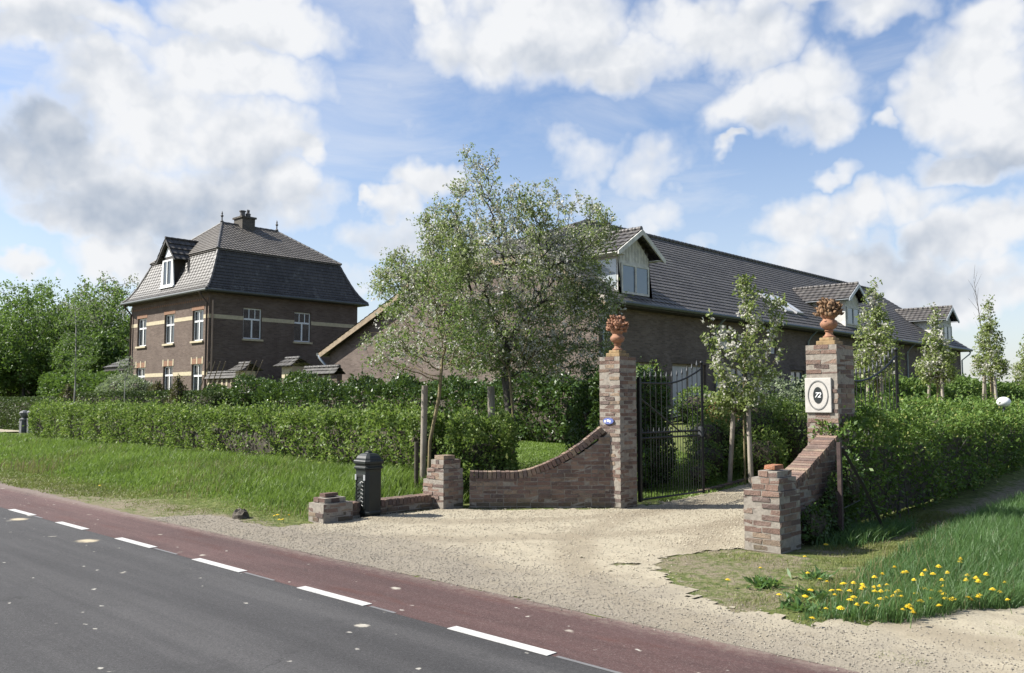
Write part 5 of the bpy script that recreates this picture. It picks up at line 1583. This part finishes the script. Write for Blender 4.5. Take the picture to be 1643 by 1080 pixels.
hedge('laurel_hedge', 'tall dark laurel hedge across the garden in front of house and barn', 'hedge', [(-29.5, 17.6), (-24, 17.2), (-18, 17.4), (-13.6, 17.0)], 1.5, 2.04, L_LAUREL, 620, .11, 7, rough=.34, bumps=1.3, ztv=.22, shoots=.2)
hedge('border_hedge', 'dark shrub border beside the drive behind the left gate leaf', 'hedge', [(-9.05, 12.0), (-9.25, 13.55)], .85, 2.06, L_LAUREL, 1400, .075, 8, rough=.16, bumps=1.8, ztv=.08, shoots=.2)
hedge('far_hedge', 'distant green hedge in front of the far end of the barn', 'hedge', [(-14.9, 33), (-13.0, 44), (-11.0, 55), (-6, 72)], 1.4, 2.42, L_WOODS[0], 300, .16, 9, rough=.22, bumps=.7, ztv=.22, shoots=.2)
hedge('far_hedge', 'hedge behind the trimmed one at the foot of the wood', 'hedge', [(-62, 20.5), (-52, 21.2)], 1.6, 3.1, L_WOODS[1], 260, .18, 10, rough=.25, bumps=.6, ztv=.3)
shrub('columnar_shrub', 'dark upright evergreen shrub just left of the left gate pillar', 'shrub', [(-10.05, 12.75, 1.0, .36, .36, 1.15), (-9.9, 12.95, .7, .38, .38, .75)], L_LAUREL, 9000, .07, 20)
shrub('round_shrub', 'dense mid green bush beyond the staked tree in the gateway', 'shrub', [(-8.15, 15.6, .95, .75, .8, .85), (-7.6, 15.9, .85, .55, .6, .75), (-7.7, 14.9, .55, .5, .5, .5)], L_HEDGE, 13000, .06, 21)
shrub('silver_shrub', 'pale silvery blossoming shrub against the dark barn wall', 'shrub', [(-9.3, 18.6, 1.35, .75, .75, .95), (-8.7, 19.2, 1.5, .5, .5, .7)], L_SILVER, 4200, .075, 22, core=False, shell=.9)
shrub('copper_shrub', 'reddish leaved shrub behind the gate beside the staked tree', 'shrub', [(-9.5, 16.5, 1.15, .42, .42, .42), (-9.0, 17.1, 1.05, .35, .35, .35)], L_RED, 1500, .06, 23, core=False, shell=.8)
shrub('low_shrub', 'low bright green planting at the foot of the staked tree', 'shrub', [(-8.5, 14.3, .45, .45, .5, .42), (-8.9, 15.2, .7, .55, .55, .65), (-9.5, 15.9, .8, .5, .5, .6), (-8.2, 13.5, .3, .3, .35, .25)], L_HEDGE2, 6500, .05, 24)
shrub('low_shrub', 'bright green clump growing beside the courtyard doors of the barn', 'shrub', [(-14.9, 21.6, 1.9, .6, .6, .85), (-14.0, 22.9, 1.25, .8, .8, .75), (-13.4, 23.6, 1.15, .7, .7, .65)], L_HEDGE, 4500, .10, 25)
for i, (x, y, h_, lb) in enumerate([(-38.9, 13.6, 2.25, 'brownish cone shaped conifer at the left end of the bright hedge'), (-38.6, 17.3, 2.45, 'brownish cone shaped conifer below the small outbuilding'), (-33.6, 15.9, 2.55, 'broad brownish conifer near the corner of the brick house')]):
    q = hz(x, y); hh = h_ - q
    shrub('cone_conifer', lb, 'conifer', [(x, y, q + .3 * hh, .55, .55, .36 * hh), (x, y, q + .6 * hh, .36, .36, .3 * hh), (x, y, q + .85 * hh, .16, .16, .18 * hh)], L_BROWN, 3000, .08, 30 + i)
shrub('rhododendron', 'grey green rounded shrub under the ground floor windows of the house', 'shrub', [(-45.8, 18.6, 2.2, 1.6, .8, .75), (-43.9, 18.6, 2.1, 1.0, .8, .65), (-47.6, 18.8, 2.0, .9, .7, .6)], L_SILVER, 6500, .13, 34)
shrub('rambling_shrub', 'leafy shrub mass in front of the corner of the house', 'shrub', [(-33.4, 17.8, 1.5, 1.2, .8, .75), (-31.2, 17.9, 1.75, 1.4, .9, .75), (-28.5, 18.4, 1.8, 1.4, .9, .8)], L_LAUREL, 15000, .12, 35)
for i, (x, y, z, r_, lb) in enumerate([(-62, 26, 1.9, 1.4, 'bright green bush at the wood edge'), (-57.5, 24, 1.8, 1.1, 'bright green bush nearest the small outbuilding')]):
    shrub('wood_edge_bush', lb, 'bush', [(x, y, z, r_ * 1.3, r_, r_)], L_WOODS[0], 2500, .2, 38 + i)

# ------------------------------------------------------------------ trees
AB = (-11.75, 12.25)
tree('old_apple_tree', 'big old blossoming apple tree with twisted branches in front of the barn gable', 'tree', AB,
     [(0.05, 0, 0), (0.08, 0, .8), (.0, 0, 1.5), (-.05, .05, 2.0), (.05, .0, 2.6)],
     [(-.2, 0, 3.5, 1.95, 1.7, 1.55), (-.55, .1, 5.2, .75, .7, .75), (-.75, .1, 5.85, .22, .3, .6), (-.25, .1, 6.05, .2, .3, .5), (.9, .1, 5.3, .22, .3, .6), (1.5, .1, 5.2, .22, .3, .55), (1.9, .1, 4.9, .25, .3, .45), (-1.2, .1, 4.8, .6, .6, .5), (.35, 0, 5.2, .6, .6, .45), (1.25, .1, 4.6, 1.0, .9, .8), (-1.9, .1, 3.4, .95, 1.0, .9), (-2.2, 0, 2.4, .75, .8, .55), (1.5, 0, 3.2, .85, .9, .8), (1.35, 0, 2.2, .8, .9, .5), (-.1, 0, 2.25, 1.6, 1.3, .45), (.5, 0, 4.9, .8, .8, .6)],
     4600, M_BARK, L_APPLE, 46000, .056, 41, D=.10, dk=.145, tip=.0053, thr=.0145, spread=.085, blos=26000, bsize=.042, gap=1.5, frame=FRM, di=1.5, bias=(0, 0, .10), jit=.38, iters=120, per=7, clump=1.5)
tree('young_apple_tree', 'fresh green young tree with a thin leaning stem beside a wooden stake', 'tree', (-10.33, 8.98),
     [(0, 0, 0), (.02, 0, .8), (.16, 0, 1.5), (.20, 0, 2.0)],
     [(0, 0, 2.65, .85, .8, .75), (-.55, 0, 2.25, .55, .6, .5), (.6, 0, 2.3, .5, .5, .45), (.0, 0, 3.3, .45, .45, .4)],
     800, M_BARKY, L_APPLE2, 4200, .048, 42, D=.08, dk=.12, tip=.003, thr=.009, spread=.07, blos=900, bsize=.035, frame=FRM, di=1.0, per=6)
tree('young_apple_tree', 'fresh green young tree crown in front of the old apple trunk', 'tree', (-11.05, 11.5),
     [(0.1, 0, 0), (.12, 0, 1.0), (.05, 0, 1.8)],
     [(0.1, 0, 2.6, .95, .8, .75), (.7, 0, 2.1, .5, .5, .4), (-.6, 0, 2.2, .5, .5, .5)],
     600, M_BARKY, L_APPLE2, 4000, .048, 43, D=.09, dk=.13, tip=.003, thr=.009, spread=.07, blos=1200, bsize=.038, frame=FRM, di=1.0, per=6)


def stake(name, label, pts, r=.045, mat=None, group=None):
    m = MB(); m.tube(pts, r, 8)
    return tag(m.build(name, mat or M_WOODG, loc=tuple(pts[0]), smooth=True, angle=50), label, 'stake', group)


stake('tree_stake', 'pale round stake beside the thin stemmed young tree in the hedge gap', [(-10.55, 9.05, .1), (-10.48, 9.02, 1.83)], .05)
stake('tree_stake', 'thick pale stake standing against the old apple trunk', [(-11.55, 11.65, .1), (-11.58, 11.62, 1.86)], .07)
stake('fence_post', 'dark short post low in the gap of the left hedge', [(-10.35, 8.75, .2), (-10.35, 8.75, .95)], .035, M_TWIG)
# columnar pears in a row
rows = [(-7.62, 14.05, 3.95, 'white flowering young pear tree with spreading branches in the gateway', .88), (-7.72, 20.6, 4.55, 'narrow pale pear tree right behind the plaque pillar', .60), (-7.72, 24.9, 4.25, 'pale young pear tree in front of the last barn dormer', .52),
        (-7.72, 30.0, 4.9, 'pale young pear tree with a bare top twig clear of the barn', .55), (-7.72, 35.6, 4.5, 'pale young pear tree cut by the right edge of the picture', .75)]
for i, (x, y, zt, lb, rad) in enumerate(rows):
    g_ = hz(x, y); H = zt - g_
    if i == 0:
        vols = [(0, 0, 1.55, .42, .4, .35), (-.30, 0, 2.2, .34, .4, .6), (.35, 0, 2.35, .40, .4, .75), (.62, 0, 3.0, .22, .25, .45), (.15, 0, 3.1, .26, .28, .5), (-.52, 0, 2.75, .2, .2, .35), (-.35, 0, 1.5, .4, .35, .2), (.02, 0, 3.4, .16, .2, .38)]
        tr = [(0, 0, 0), (0, 0, 1.3)]
    else:
        vols = [(0, 0, H * .46, rad, rad, H * .16), (0, 0, H * .62, rad * .72, rad * .72, H * .18), (0, 0, H * .80, rad * .42, rad * .42, H * .16), (.05, 0, H * .93, .12, .12, H * .08)]
        tr = [(0, 0, 0), (0, 0, H * .35), (.02, 0, H * .75)]
    tree('pear_tree', lb, 'tree', (x, y), tr, vols, 420, M_BARKY, L_PEAR, 4000 if i == 0 else 3400, .075 if i == 0 else .085, 50 + i, D=.10, dk=.15, tip=.0035, thr=.011, spread=.05, blos=1500, bsize=.055, frame=FRM, group='young pear trees in a row along the drive', bias=(0, 0, .45), per=6)
    st = thing('tree_stakes', ['three slanting pale stakes round the nearest pear tree', 'pale stakes of the pear tree behind the plaque pillar', 'pair of stakes tied to the pear tree before the last dormer', 'pair of stakes at the pear tree with the bare twig', 'stakes of the pear tree at the picture edge'][i], 'tree stakes', (x, y, g_))
    for q, (dx, dy, lx) in enumerate(((-.26, -.10, .10), (.20, -.16, -.06), (.02, .22, -.02))):
        m = MB(); m.tube([(x + dx, y + dy, g_ - .1), (x + dx + lx, y + dy * .6, g_ + 1.42)], .042, 8); m.build('stake', M_WOODG, st, smooth=True, angle=50)
    m = MB(); m.tube([(x - .17, y - .08, g_ + 1.3), (x + .15, y - .12, g_ + 1.32), (x, y + .14, g_ + 1.3), (x - .17, y - .08, g_ + 1.3)], .014, 5); m.build('tie', M_TWIG, st)
tw_ = thing('bare_sapling', 'thin leafless shoot sticking out above the fourth pear tree', 'sapling', (-8.0, 30.6, hz(-8.0, 30.6)))
m = MB(); z0 = hz(-8.0, 30.6)
m.tube([(-8.0, 30.6, z0), (-8.05, 30.6, 3.4), (-8.15, 30.6, 4.6), (-8.25, 30.6, 5.5)], [.03, .02, .012, .004], 5)
for k in range(14): a = random.uniform(0, 6.28); zz = 3.6 + k * .15; px_ = -8.05 - (zz - 3.4) * .09; m.tube([(px_, 30.6, zz), (px_ + .28 * math.cos(a), 30.6 + .28 * math.sin(a), zz + .42)], [.006, .002], 4)
m.build('trunk', M_BARK, tw_)
# the wood on the left
WT = [(-80.5, 27, 12.6, 4.2, 0, 'light green tree with a rounded top behind the left edge of the wood'), (-73.5, 27.5, 12.3, 3.2, 2, 'pale green blossoming tree filling the wood just left of the birch top'), (-78, 24, 11.6, 4.6, 0, 'leafy green tree at the left edge of the wood'), (-70.5, 21.5, 9.6, 3.4, 1, 'dark green tree low at the left end of the wood'), (-76, 30, 12.4, 4.0, 2, 'tall pale blossoming tree in the middle of the wood'),
      (-68.5, 25.5, 11.2, 3.6, 0, 'bright green tree left of the birch'), (-66.5, 30.5, 10.6, 3.4, 0, 'bright green tree right of the birch'), (-70, 37, 11.0, 3.4, 2, 'greyish half bare tree behind the birch'),
      (-64.5, 35, 9.9, 3.3, 1, 'dark green tree next to the house roof'), (-68, 43, 10.8, 3.6, 0, 'light green tree whose top shows beside the mansard roof'), (-60.5, 27.5, 7.4, 2.7, 1, 'smaller dark tree above the outbuilding'), (-83, 22, 10.5, 4.0, 1, 'dark tree cut by the left picture edge'),
      (-64.0, 24.0, 6.6, 2.6, 1, 'low dark tree at the front of the wood'), (-72.5, 18.8, 7.4, 3.0, 0, 'low green tree beside the far gravel entrance')]
for i, (x, y, zt, rad, mt, lb) in enumerate(WT):
    g_ = hz(x, y); H = zt - g_
    rr = random.Random(100 + i)
    vols = [(0, 0, H * .50, rad, rad, H * .30), (rr.uniform(-.3, .3) * rad, 0, H * .78, rad * .62, rad * .62, H * .20), (rad * .55, 0, H * .42, rad * .55, rad * .6, H * .2), (-rad * .55, 0, H * .44, rad * .55, rad * .6, H * .22), (0, 0, H * .26, rad * .9, rad * .9, H * .16)]
    tree('woodland_tree', lb, 'tree', (x, y), [(0, 0, 0), (rr.uniform(-.3, .3), 0, H * .25), (rr.uniform(-.3, .3), 0, H * .5)], vols, 620, M_BARK, L_WOODS[mt], 9500 if mt < 2 else 6500, .24 if mt < 2 else .20, 60 + i, D=.42, dk=.6, tip=.015, thr=.06, spread=.27, blos=2600 if mt == 2 else 0, bsize=.17, frame=FRM, group='trees of the wood beyond the house', di=4, per=5)
rgw = np.random.default_rng(77)
for i, (x, y, lb, mt) in enumerate([(-84, 24, 'dense undergrowth bush at the left picture edge', 1), (-78, 22, 'dense undergrowth bush below the dark left tree', 1), (-73, 24, 'undergrowth bush left of the birch stem', 0), (-68, 24.5, 'undergrowth bush right of the birch stem', 1), (-64, 27, 'undergrowth bush between birch and outbuilding', 1), (-70, 33, 'tall bush deep inside the wood', 0), (-60, 32, 'tall bush behind the outbuilding', 1), (-79, 30, 'tall bush deep in the left of the wood', 0)]):
    shrub('undergrowth_bush', lb, 'bush', [(x, y, 3.2, 4.0, 3.0, 3.0), (x + 2.5, y + 1, 2.6, 2.5, 2.5, 2.2), (x - 1, y + .5, 5.2, 2.4, 2.4, 2.0)], L_WOODS[mt], 7500, .26, 300 + i)
tree('birch_tree', 'slender pale barked birch with very sparse leaves in front of the wood', 'tree', (-38.3, 13.6), [(0, 0, 0), (.05, 0, 2.0), (.0, 0, 4.2), (-.1, 0, 5.4)],
     [(0, 0, 3.2, 1.1, 1.0, 1.0), (0, 0, 4.6, .9, .8, 1.2), (-.1, 0, 5.6, .35, .35, .6)], 230, M_BIRCH, L_WOODS[0], 2400, .08, 80, D=.16, dk=.25, tip=.005, thr=.014, spread=.10, frame=FRM, di=2)
stake('tree_stake', 'short grey stake at the foot of the birch', [(-38.6, 12.9, .3), (-38.6, 12.9, 1.75)], .05)
tree('sapling', 'thin sapling with a grey stem in front of the house windows', 'tree', (-35.6, 14.6), [(0, 0, 0), (0, 0, 1.9)], [(0, 0, 2.5, .45, .45, .55)], 70, M_BIRCH, L_SILVER, 350, .08, 81, D=.12, dk=.2, tip=.006, thr=.014, spread=.06, frame=FRM)

# ------------------------------------------------------------------ grass
def left_d(x, y):
    return np.clip((y - 5.95 - .35 * fbm(x, y, .8, 2)) / .8, 0.02, 1) * ~drive_mask(x, y) * (np.hypot(x, y) < 40) * np.clip(16 / np.hypot(x, y), .3, 1)


def left_h(x, y): return .035 + .13 * sst(y, 6.2, 7.5) * (1 + .5 * fbm(x, y, .9, 11)) + .04 * (y > 8.4)


blades('verge_grass', 'long lush grass on the bank between cycle path and left hedge', 'grass', 210000, (-36, -9.75), (5.45, 9.6), left_d, left_h, L_GRASS, 90, w=.008)
lushp = [(-3.35, 8.6), (-3.2, 7.4), (-2.85, 6.0), (-2.35, 6.4), (-1.7, 7.8), (-1.4, 14), (-1.3, 30), (-3.55, 30), (-3.35, 12)]
blades('verge_grass', 'tall blue green grass at the right edge below the hedge', 'grass', 230000, (-3.8, -1.2), (5.9, 26), lambda x, y: inpoly(x + .12 * fbm(x, y, 3, 1), y + .1 * fbm(x, y, 3, 6), lushp) * np.clip(9 / np.hypot(x, y), .25, 1),
       lambda x, y: .06 + .13 * sst(x + .16 * (y - 6), -3.0, -2.1) * (1 + .3 * fbm(x, y, 1.5, 3)) + .06 * sst(y, 8, 11), L_GRASSL, 91, w=.006)
blades('short_grass', 'short patchy yellowish grass around the right brick pier', 'grass', 90000, (-5.3, -2.2), (5.9, 13), lambda x, y: (~drive_mask(x, y)) * (x > -4.9) * np.clip(.25 + .9 * fbm(x, y, 1.6, 14) + .5 * (y > 8.9), .05, .9) * ~((x < -4.1) & (y > 8.35) & (y < 10.9) & (x > -4.6)),
       lambda x, y: .028 + .022 * (fbm(x, y, 2.5, 4) > .2) + .01, L_DRY, 92, w=.005, lean=.6)
blades('tall_weeds', 'tall green weeds at the foot of the rusty steel post', 'grass', 11000, (-4.25, -3.5), (8.9, 11.9), lambda x, y: np.clip(1.1 - np.hypot((x + 4.0) / .3, (y - 10.3) / 1.2), 0, 1), lambda x, y: .15 + .08 * fbm(x, y, 3, 2), L_GRASSL, 93, w=.008, lean=.55)
blades('weed_tufts', 'flat green tufts growing on the sandy strip at the lower right', 'grass', 30000, (-3.2, -1.0), (5.5, 7.2), lambda x, y: drive_mask(x, y) * (fbm(x, y, 3.0, 61) > .42) * .8, lambda x, y: .025 + 0 * x, L_DRY, 98, w=.005, lean=.8)
blades('short_grass', 'thin grass creeping onto the gravel left of the right brick pier', 'grass', 40000, (-5.6, -3.0), (5.8, 8.5), lambda x, y: np.clip(.5 + 1.3 * fbm(x, y, 4.0, 19), 0, .8) * np.clip(1 - np.hypot((x + 4.2) / 1.2, (y - 7.2) / 1.3), 0, 1) ** .7, lambda x, y: .022 + 0 * x, L_DRY, 99, w=.004, lean=.8)
shrub('wall_shrub', 'dark leafy growth hiding the outer face of the raking wall', 'shrub', [(-4.20, 9.35, .22, .10, .36, .26), (-4.22, 9.9, .35, .12, .35, .38), (-4.16, 10.2, .6, .13, .25, .4)], L_LAUREL, 2600, .05, 120)
blades('short_grass', 'thin worn grass along the edge of the red cycle path on the left', 'grass', 60000, (-22, -9.6), (5.3, 6.9), lambda x, y: (~drive_mask(x, y)) * np.clip(.35 + .9 * fbm(x, y, 1.3, 5) + (y - 5.7), .02, .8), lambda x, y: .035 + 0 * x, L_DRY, 94, w=.006, lean=.6)
blades('seed_stems', 'brownish flowering grass stems standing in the left verge', 'grass', 26000, (-32, -9.9), (6.3, 9.3), lambda x, y: np.clip(.25 + 1.1 * fbm(x, y, .6, 44), 0, .9) * np.clip(16 / np.hypot(x, y), .3, 1), lambda x, y: .21 + 0 * x, L_SEED, 97, w=.005, lean=.25)
blades('seed_stems', 'thin pale grass stems standing among the dandelions at the lower right', 'grass', 3500, (-3.4, -1.2), (6.0, 12), lambda x, y: inpoly(x, y, lushp) * .6, lambda x, y: .20 + 0 * x, L_SEED, 197, w=.004, lean=.25)
blades('lawn_grass', 'mown lawn between the hedge and the laurels', 'grass', 90000, (-19, -9.2), (10.6, 16.5), lambda x, y: np.clip(.9 + 0 * x, 0, 1), lambda x, y: .05 + 0 * x, L_GRASS, 95, w=.010, lean=.5)
blades('bed_grass', 'thin grass between the plants beyond the gateway', 'grass', 20000, (-9.5, -7.6), (11.5, 17), lambda x, y: .8 + 0 * x, lambda x, y: .07 + 0 * x, L_GRASS, 96, w=.009)

# dandelions
def dandelion(r_, h_, lean):
    m = MB(); m.tube([(0, 0, 0), (lean * .4, 0, h_ * .6), (lean, 0, h_)], .0022, 4, 0)
    for ring_, (n_, rr, zz) in enumerate(((12, 1.0, 0.0), (10, .7, .006), (7, .4, .010))):
        for k in range(n_):
            a = 2 * math.pi * (k + .5 * ring_) / n_; c, s = math.cos(a), math.sin(a); w = .30 * r_
            m.add([(lean, 0, h_ + zz), (lean + c * r_ * rr * .6 - s * w * .5, s * r_ * rr * .6 + c * w * .5, h_ + zz + .005), (lean + c * r_ * rr, s * r_ * rr, h_ + zz + .002), (lean + c * r_ * rr * .6 + s * w * .5, s * r_ * rr * .6 - c * w * .5, h_ + zz + .005)], [(0, 1, 2, 3)], 1)
    return m


M_STEM = mat_plain('dandelion_stem', (.10, .17, .04), .6)
M_YEL = mat_plain('dandelion_yellow', (.74, .52, .015), .6, var=.15)
protos = []
DAND = [(-3.22, 6.44, 0.08), (-3.12, 7.15, 0.08), (-3.19, 7.16, 0.08), (-2.95, 6.84, 0.08), (-2.88, 6.69, 0.08), (-2.91, 6.97, 0.12), (-2.76, 6.73, 0.12), (-2.74, 6.84, 0.12), (-2.75, 6.95, 0.12), (-2.66, 6.85, 0.12), (-2.73, 7.01, 0.12), (-2.75, 7.19, 0.16), (-2.79, 7.34, 0.16), (-2.6, 6.91, 0.12), (-2.65, 7.15, 0.12), (-2.52, 6.65, 0.12), (-2.55, 6.3, 0.12), (-2.51, 6.42, 0.12), (-2.46, 6.69, 0.12), (-2.48, 6.97, 0.12), (-2.41, 6.81, 0.12), (-2.31, 6.56, 0.12), (-2.2, 6.34, 0.12), (-2.29, 6.4, 0.12), (-2.35, 6.98, 0.12), (-2.28, 6.77, 0.12), (-2.47, 7.67, 0.16), (-2.54, 7.74, 0.16), (-2.52, 7.59, 0.16), (-2.48, 7.33, 0.16), (-2.51, 8.06, 0.16), (-2.52, 8.52, 0.16), (-2.47, 8.37, 0.16), (-2.31, 7.46, 0.16), (-2.29, 7.39, 0.12), (-2.24, 7.23, 0.12), (-2.24, 7.14, 0.12), (-2.13, 7.04, 0.12), (-2.15, 7.0, 0.12), (-2.09, 6.74, 0.12), (-2.18, 7.54, 0.16), (-2.19, 7.72, 0.16), (-2.18, 7.8, 0.16), (-2.16, 7.93, 0.16), (-2.01, 7.3, 0.12), (-2.02, 7.21, 0.12), (-1.94, 7.5, 0.12), (-1.79, 7.28, 0.12), (-2.08, 7.12, 0.12), (-3.03, 6.53, 0.08), (-2.74, 6.18, 0.08), (-2.73, 5.91, 0.08), (-2.59, 6.17, 0.12), (-3.75, 8.08, 0.08), (-3.97, 8.96, 0.08), (-3.41, 7.36, 0.08), (-3.81, 7.25, 0.08), (-3.78, 6.62, 0.08)]
import random as _r
_q = _r.Random(4)
DAND = DAND + [(round(x + _q.uniform(-.25, .25), 2), round(y + _q.uniform(-.2, .2), 2), z * _q.uniform(.8, 1.1)) for x, y, z in DAND[3:44:1] if _q.random() < .75]
DL = [(-10.01, 6.08, 0.06), (-10.12, 6.22, 0.06), (-9.87, 6.13, 0.06), (-9.94, 6.23, 0.06), (-9.78, 5.98, 0.06), (-15.99, 6.17, 0.06), (-12.78, 9.38, 0.06)]
for i, (x, y, z) in enumerate(DAND + DL):
    far = i >= len(DAND)
    k = i % 3
    zz = max(z, .05)
    if len(protos) <= k:
        me_o = dandelion(.021, [.13, .10, .15][k], [.02, -.015, .01][k]).build('dandelion', [M_STEM, M_YEL]); protos.append(me_o); o = me_o
    else:
        o = protos[k].copy(); COL.objects.link(o)
    h0 = [.13, .10, .15][k]
    o.location = (x, y, hz(x, y) + .0); o.rotation_euler = (0, 0, random.uniform(0, 6.28)); s = max(.6, zz / h0) * (1.0 if not far else 1.1); q_ = random.uniform(1.05, 1.6); o.scale = (q_, q_, s); o.rotation_euler.x = random.uniform(-.25, .25)
    tag(o, 'yellow dandelion flower in the grass at the left verge edge' if far else 'yellow dandelion flower in the grass at the lower right', 'dandelion', 'dandelions on the left verge' if far else 'dandelions in the right grass')
for i, (x, y) in enumerate([(-2.95, 6.35), (-3.1, 6.75), (-2.65, 6.5), (-3.6, 6.9), (-2.5, 7.0), (-3.4, 7.5)]):   # leaf rosettes
    rg = np.random.default_rng(200 + i); n_ = 90; a = rg.uniform(0, 6.28, n_)
    P = np.stack([x + rg.normal(size=n_) * .07, y + rg.normal(size=n_) * .07, np.full(n_, hz(x, y) + .015)], -1)
    o_ = np.stack([np.cos(a), np.sin(a), np.full(n_, .5)], -1)
    V, F = leaf_geo(P, np.full(n_, .11), rg, out=o_, outw=3, aspect=.22)
    o = mesh_np('dandelion_leaves', V, F, None, [L_GRASSL], rnd=rg.random(n_), loc=(x, y, hz(x, y)))
    tag(o, 'dark green tuft of dandelion leaves in the grass at the lower right', 'plant', 'leaf tufts in the right grass')

# ------------------------------------------------------------------ small things
rs = thing('steel_brace_post', 'rusty steel post with a slanting brace at the near end of the right hedge', 'fence post', (-4.10, 9.75, 0))
m = MB(); m.obox((-4.10, 9.75, 0), (1, 0, 0), (0, 1, 0), -.022, .022, -.022, .022, -.05, 1.12); m.build('post', M_RUST, rs)
m = MB(); m.tube([(-4.09, 9.80, 1.06), (-3.99, 10.15, .6), (-3.88, 10.5, .02)], .024, 4); m.build('brace', mat_plain('dark_steel', (.025, .022, .022), .6), rs)
m = MB(); m.tube([(-4.10, 9.77, .36), (-4.13, 10.5, .42)], .006, 5); m.build('wire', M_IRON2, rs)
stp = thing('molehill', 'small dark grey heap of earth at the edge of the left verge', 'molehill', (-10.66, 5.95, 0))
m = MB(); m.ball((-10.66, 5.95, .03), .13, 14, 8, 0, (1, .8, .85), .22); m.build('heap', mat_plain('grey_earth', (.10, .085, .065), .95, var=.4, scale=14, bm=.03), stp)
ct = thing('milk_churns', 'cluster of small grey urns on pedestals by the far gravel entrance', 'garden ornament', (-37.3, 11.7, .4))
for i, (dx, dy, s) in enumerate(((-.42, 0, .9), (-.05, -.25, 1), (.32, -.1, 1.02), (.05, .25, 1.08))):
    m = MB(); m.box(-37.3 + dx - .13, -37.3 + dx + .13, 11.7 + dy - .13, 11.7 + dy + .13, .32, .8 * s); m.lathe([(.16, .8 * s), (.17, .85 * s), (.08, .9 * s), (.15, 1.0 * s), (.18, 1.1 * s), (.13, 1.16 * s), (.04, 1.2 * s)], (-37.3 + dx, 11.7 + dy, 0), 10)
    m.build('grey_urn', mat_plain('grey_cast', (.11, .115, .12), .7, var=.5, scale=9), ct)
gb_ = thing('garden_globe', 'white round garden lamp on a post behind the right hedge', 'garden lamp', (-4.72, 19.2, hz(-4.72, 19.2)))
m = MB(); m.ball((-4.72, 19.2, 1.56), .13, 18, 12, 0, (1, 1, .8)); m.build('globe', M_WHITE, gb_, smooth=True)
m = MB(); m.tube([(-4.72, 19.2, .3), (-4.72, 19.2, 1.5)], .025, 6); m.tube([(-4.82, 19.2, 1.5), (-4.86, 19.2, 2.15)], .008, 5); m.build('pole', M_IRON2, gb_)
kb_ = MB()
for i in range(9): kb_.box(-7.80, -7.70, 12.75 + i * .22, 12.75 + i * .22 + .205, hz(-7.75, 13.5) - .05, hz(-7.75, 12.8 + i * .22) + .07)
tag(kb_.build('bed_edging', M_BR3, loc=(-7.75, 13.6, 0)), 'low brick edging of the planting bed beyond the gate', 'edging')
# pots and bits seen through the gate
pt = thing('white_pot', 'white plant tub half hidden behind the gateway shrubs', 'plant pot', (-9.6, 18.0, .5))
m = MB(); m.lathe([(.16, 0), (.20, .35), (.23, .36), (.23, .42), (.19, .43)], (-9.1, 17.0, .75), 16); m.build('tub', M_WHITE, pt, smooth=True, angle=40)
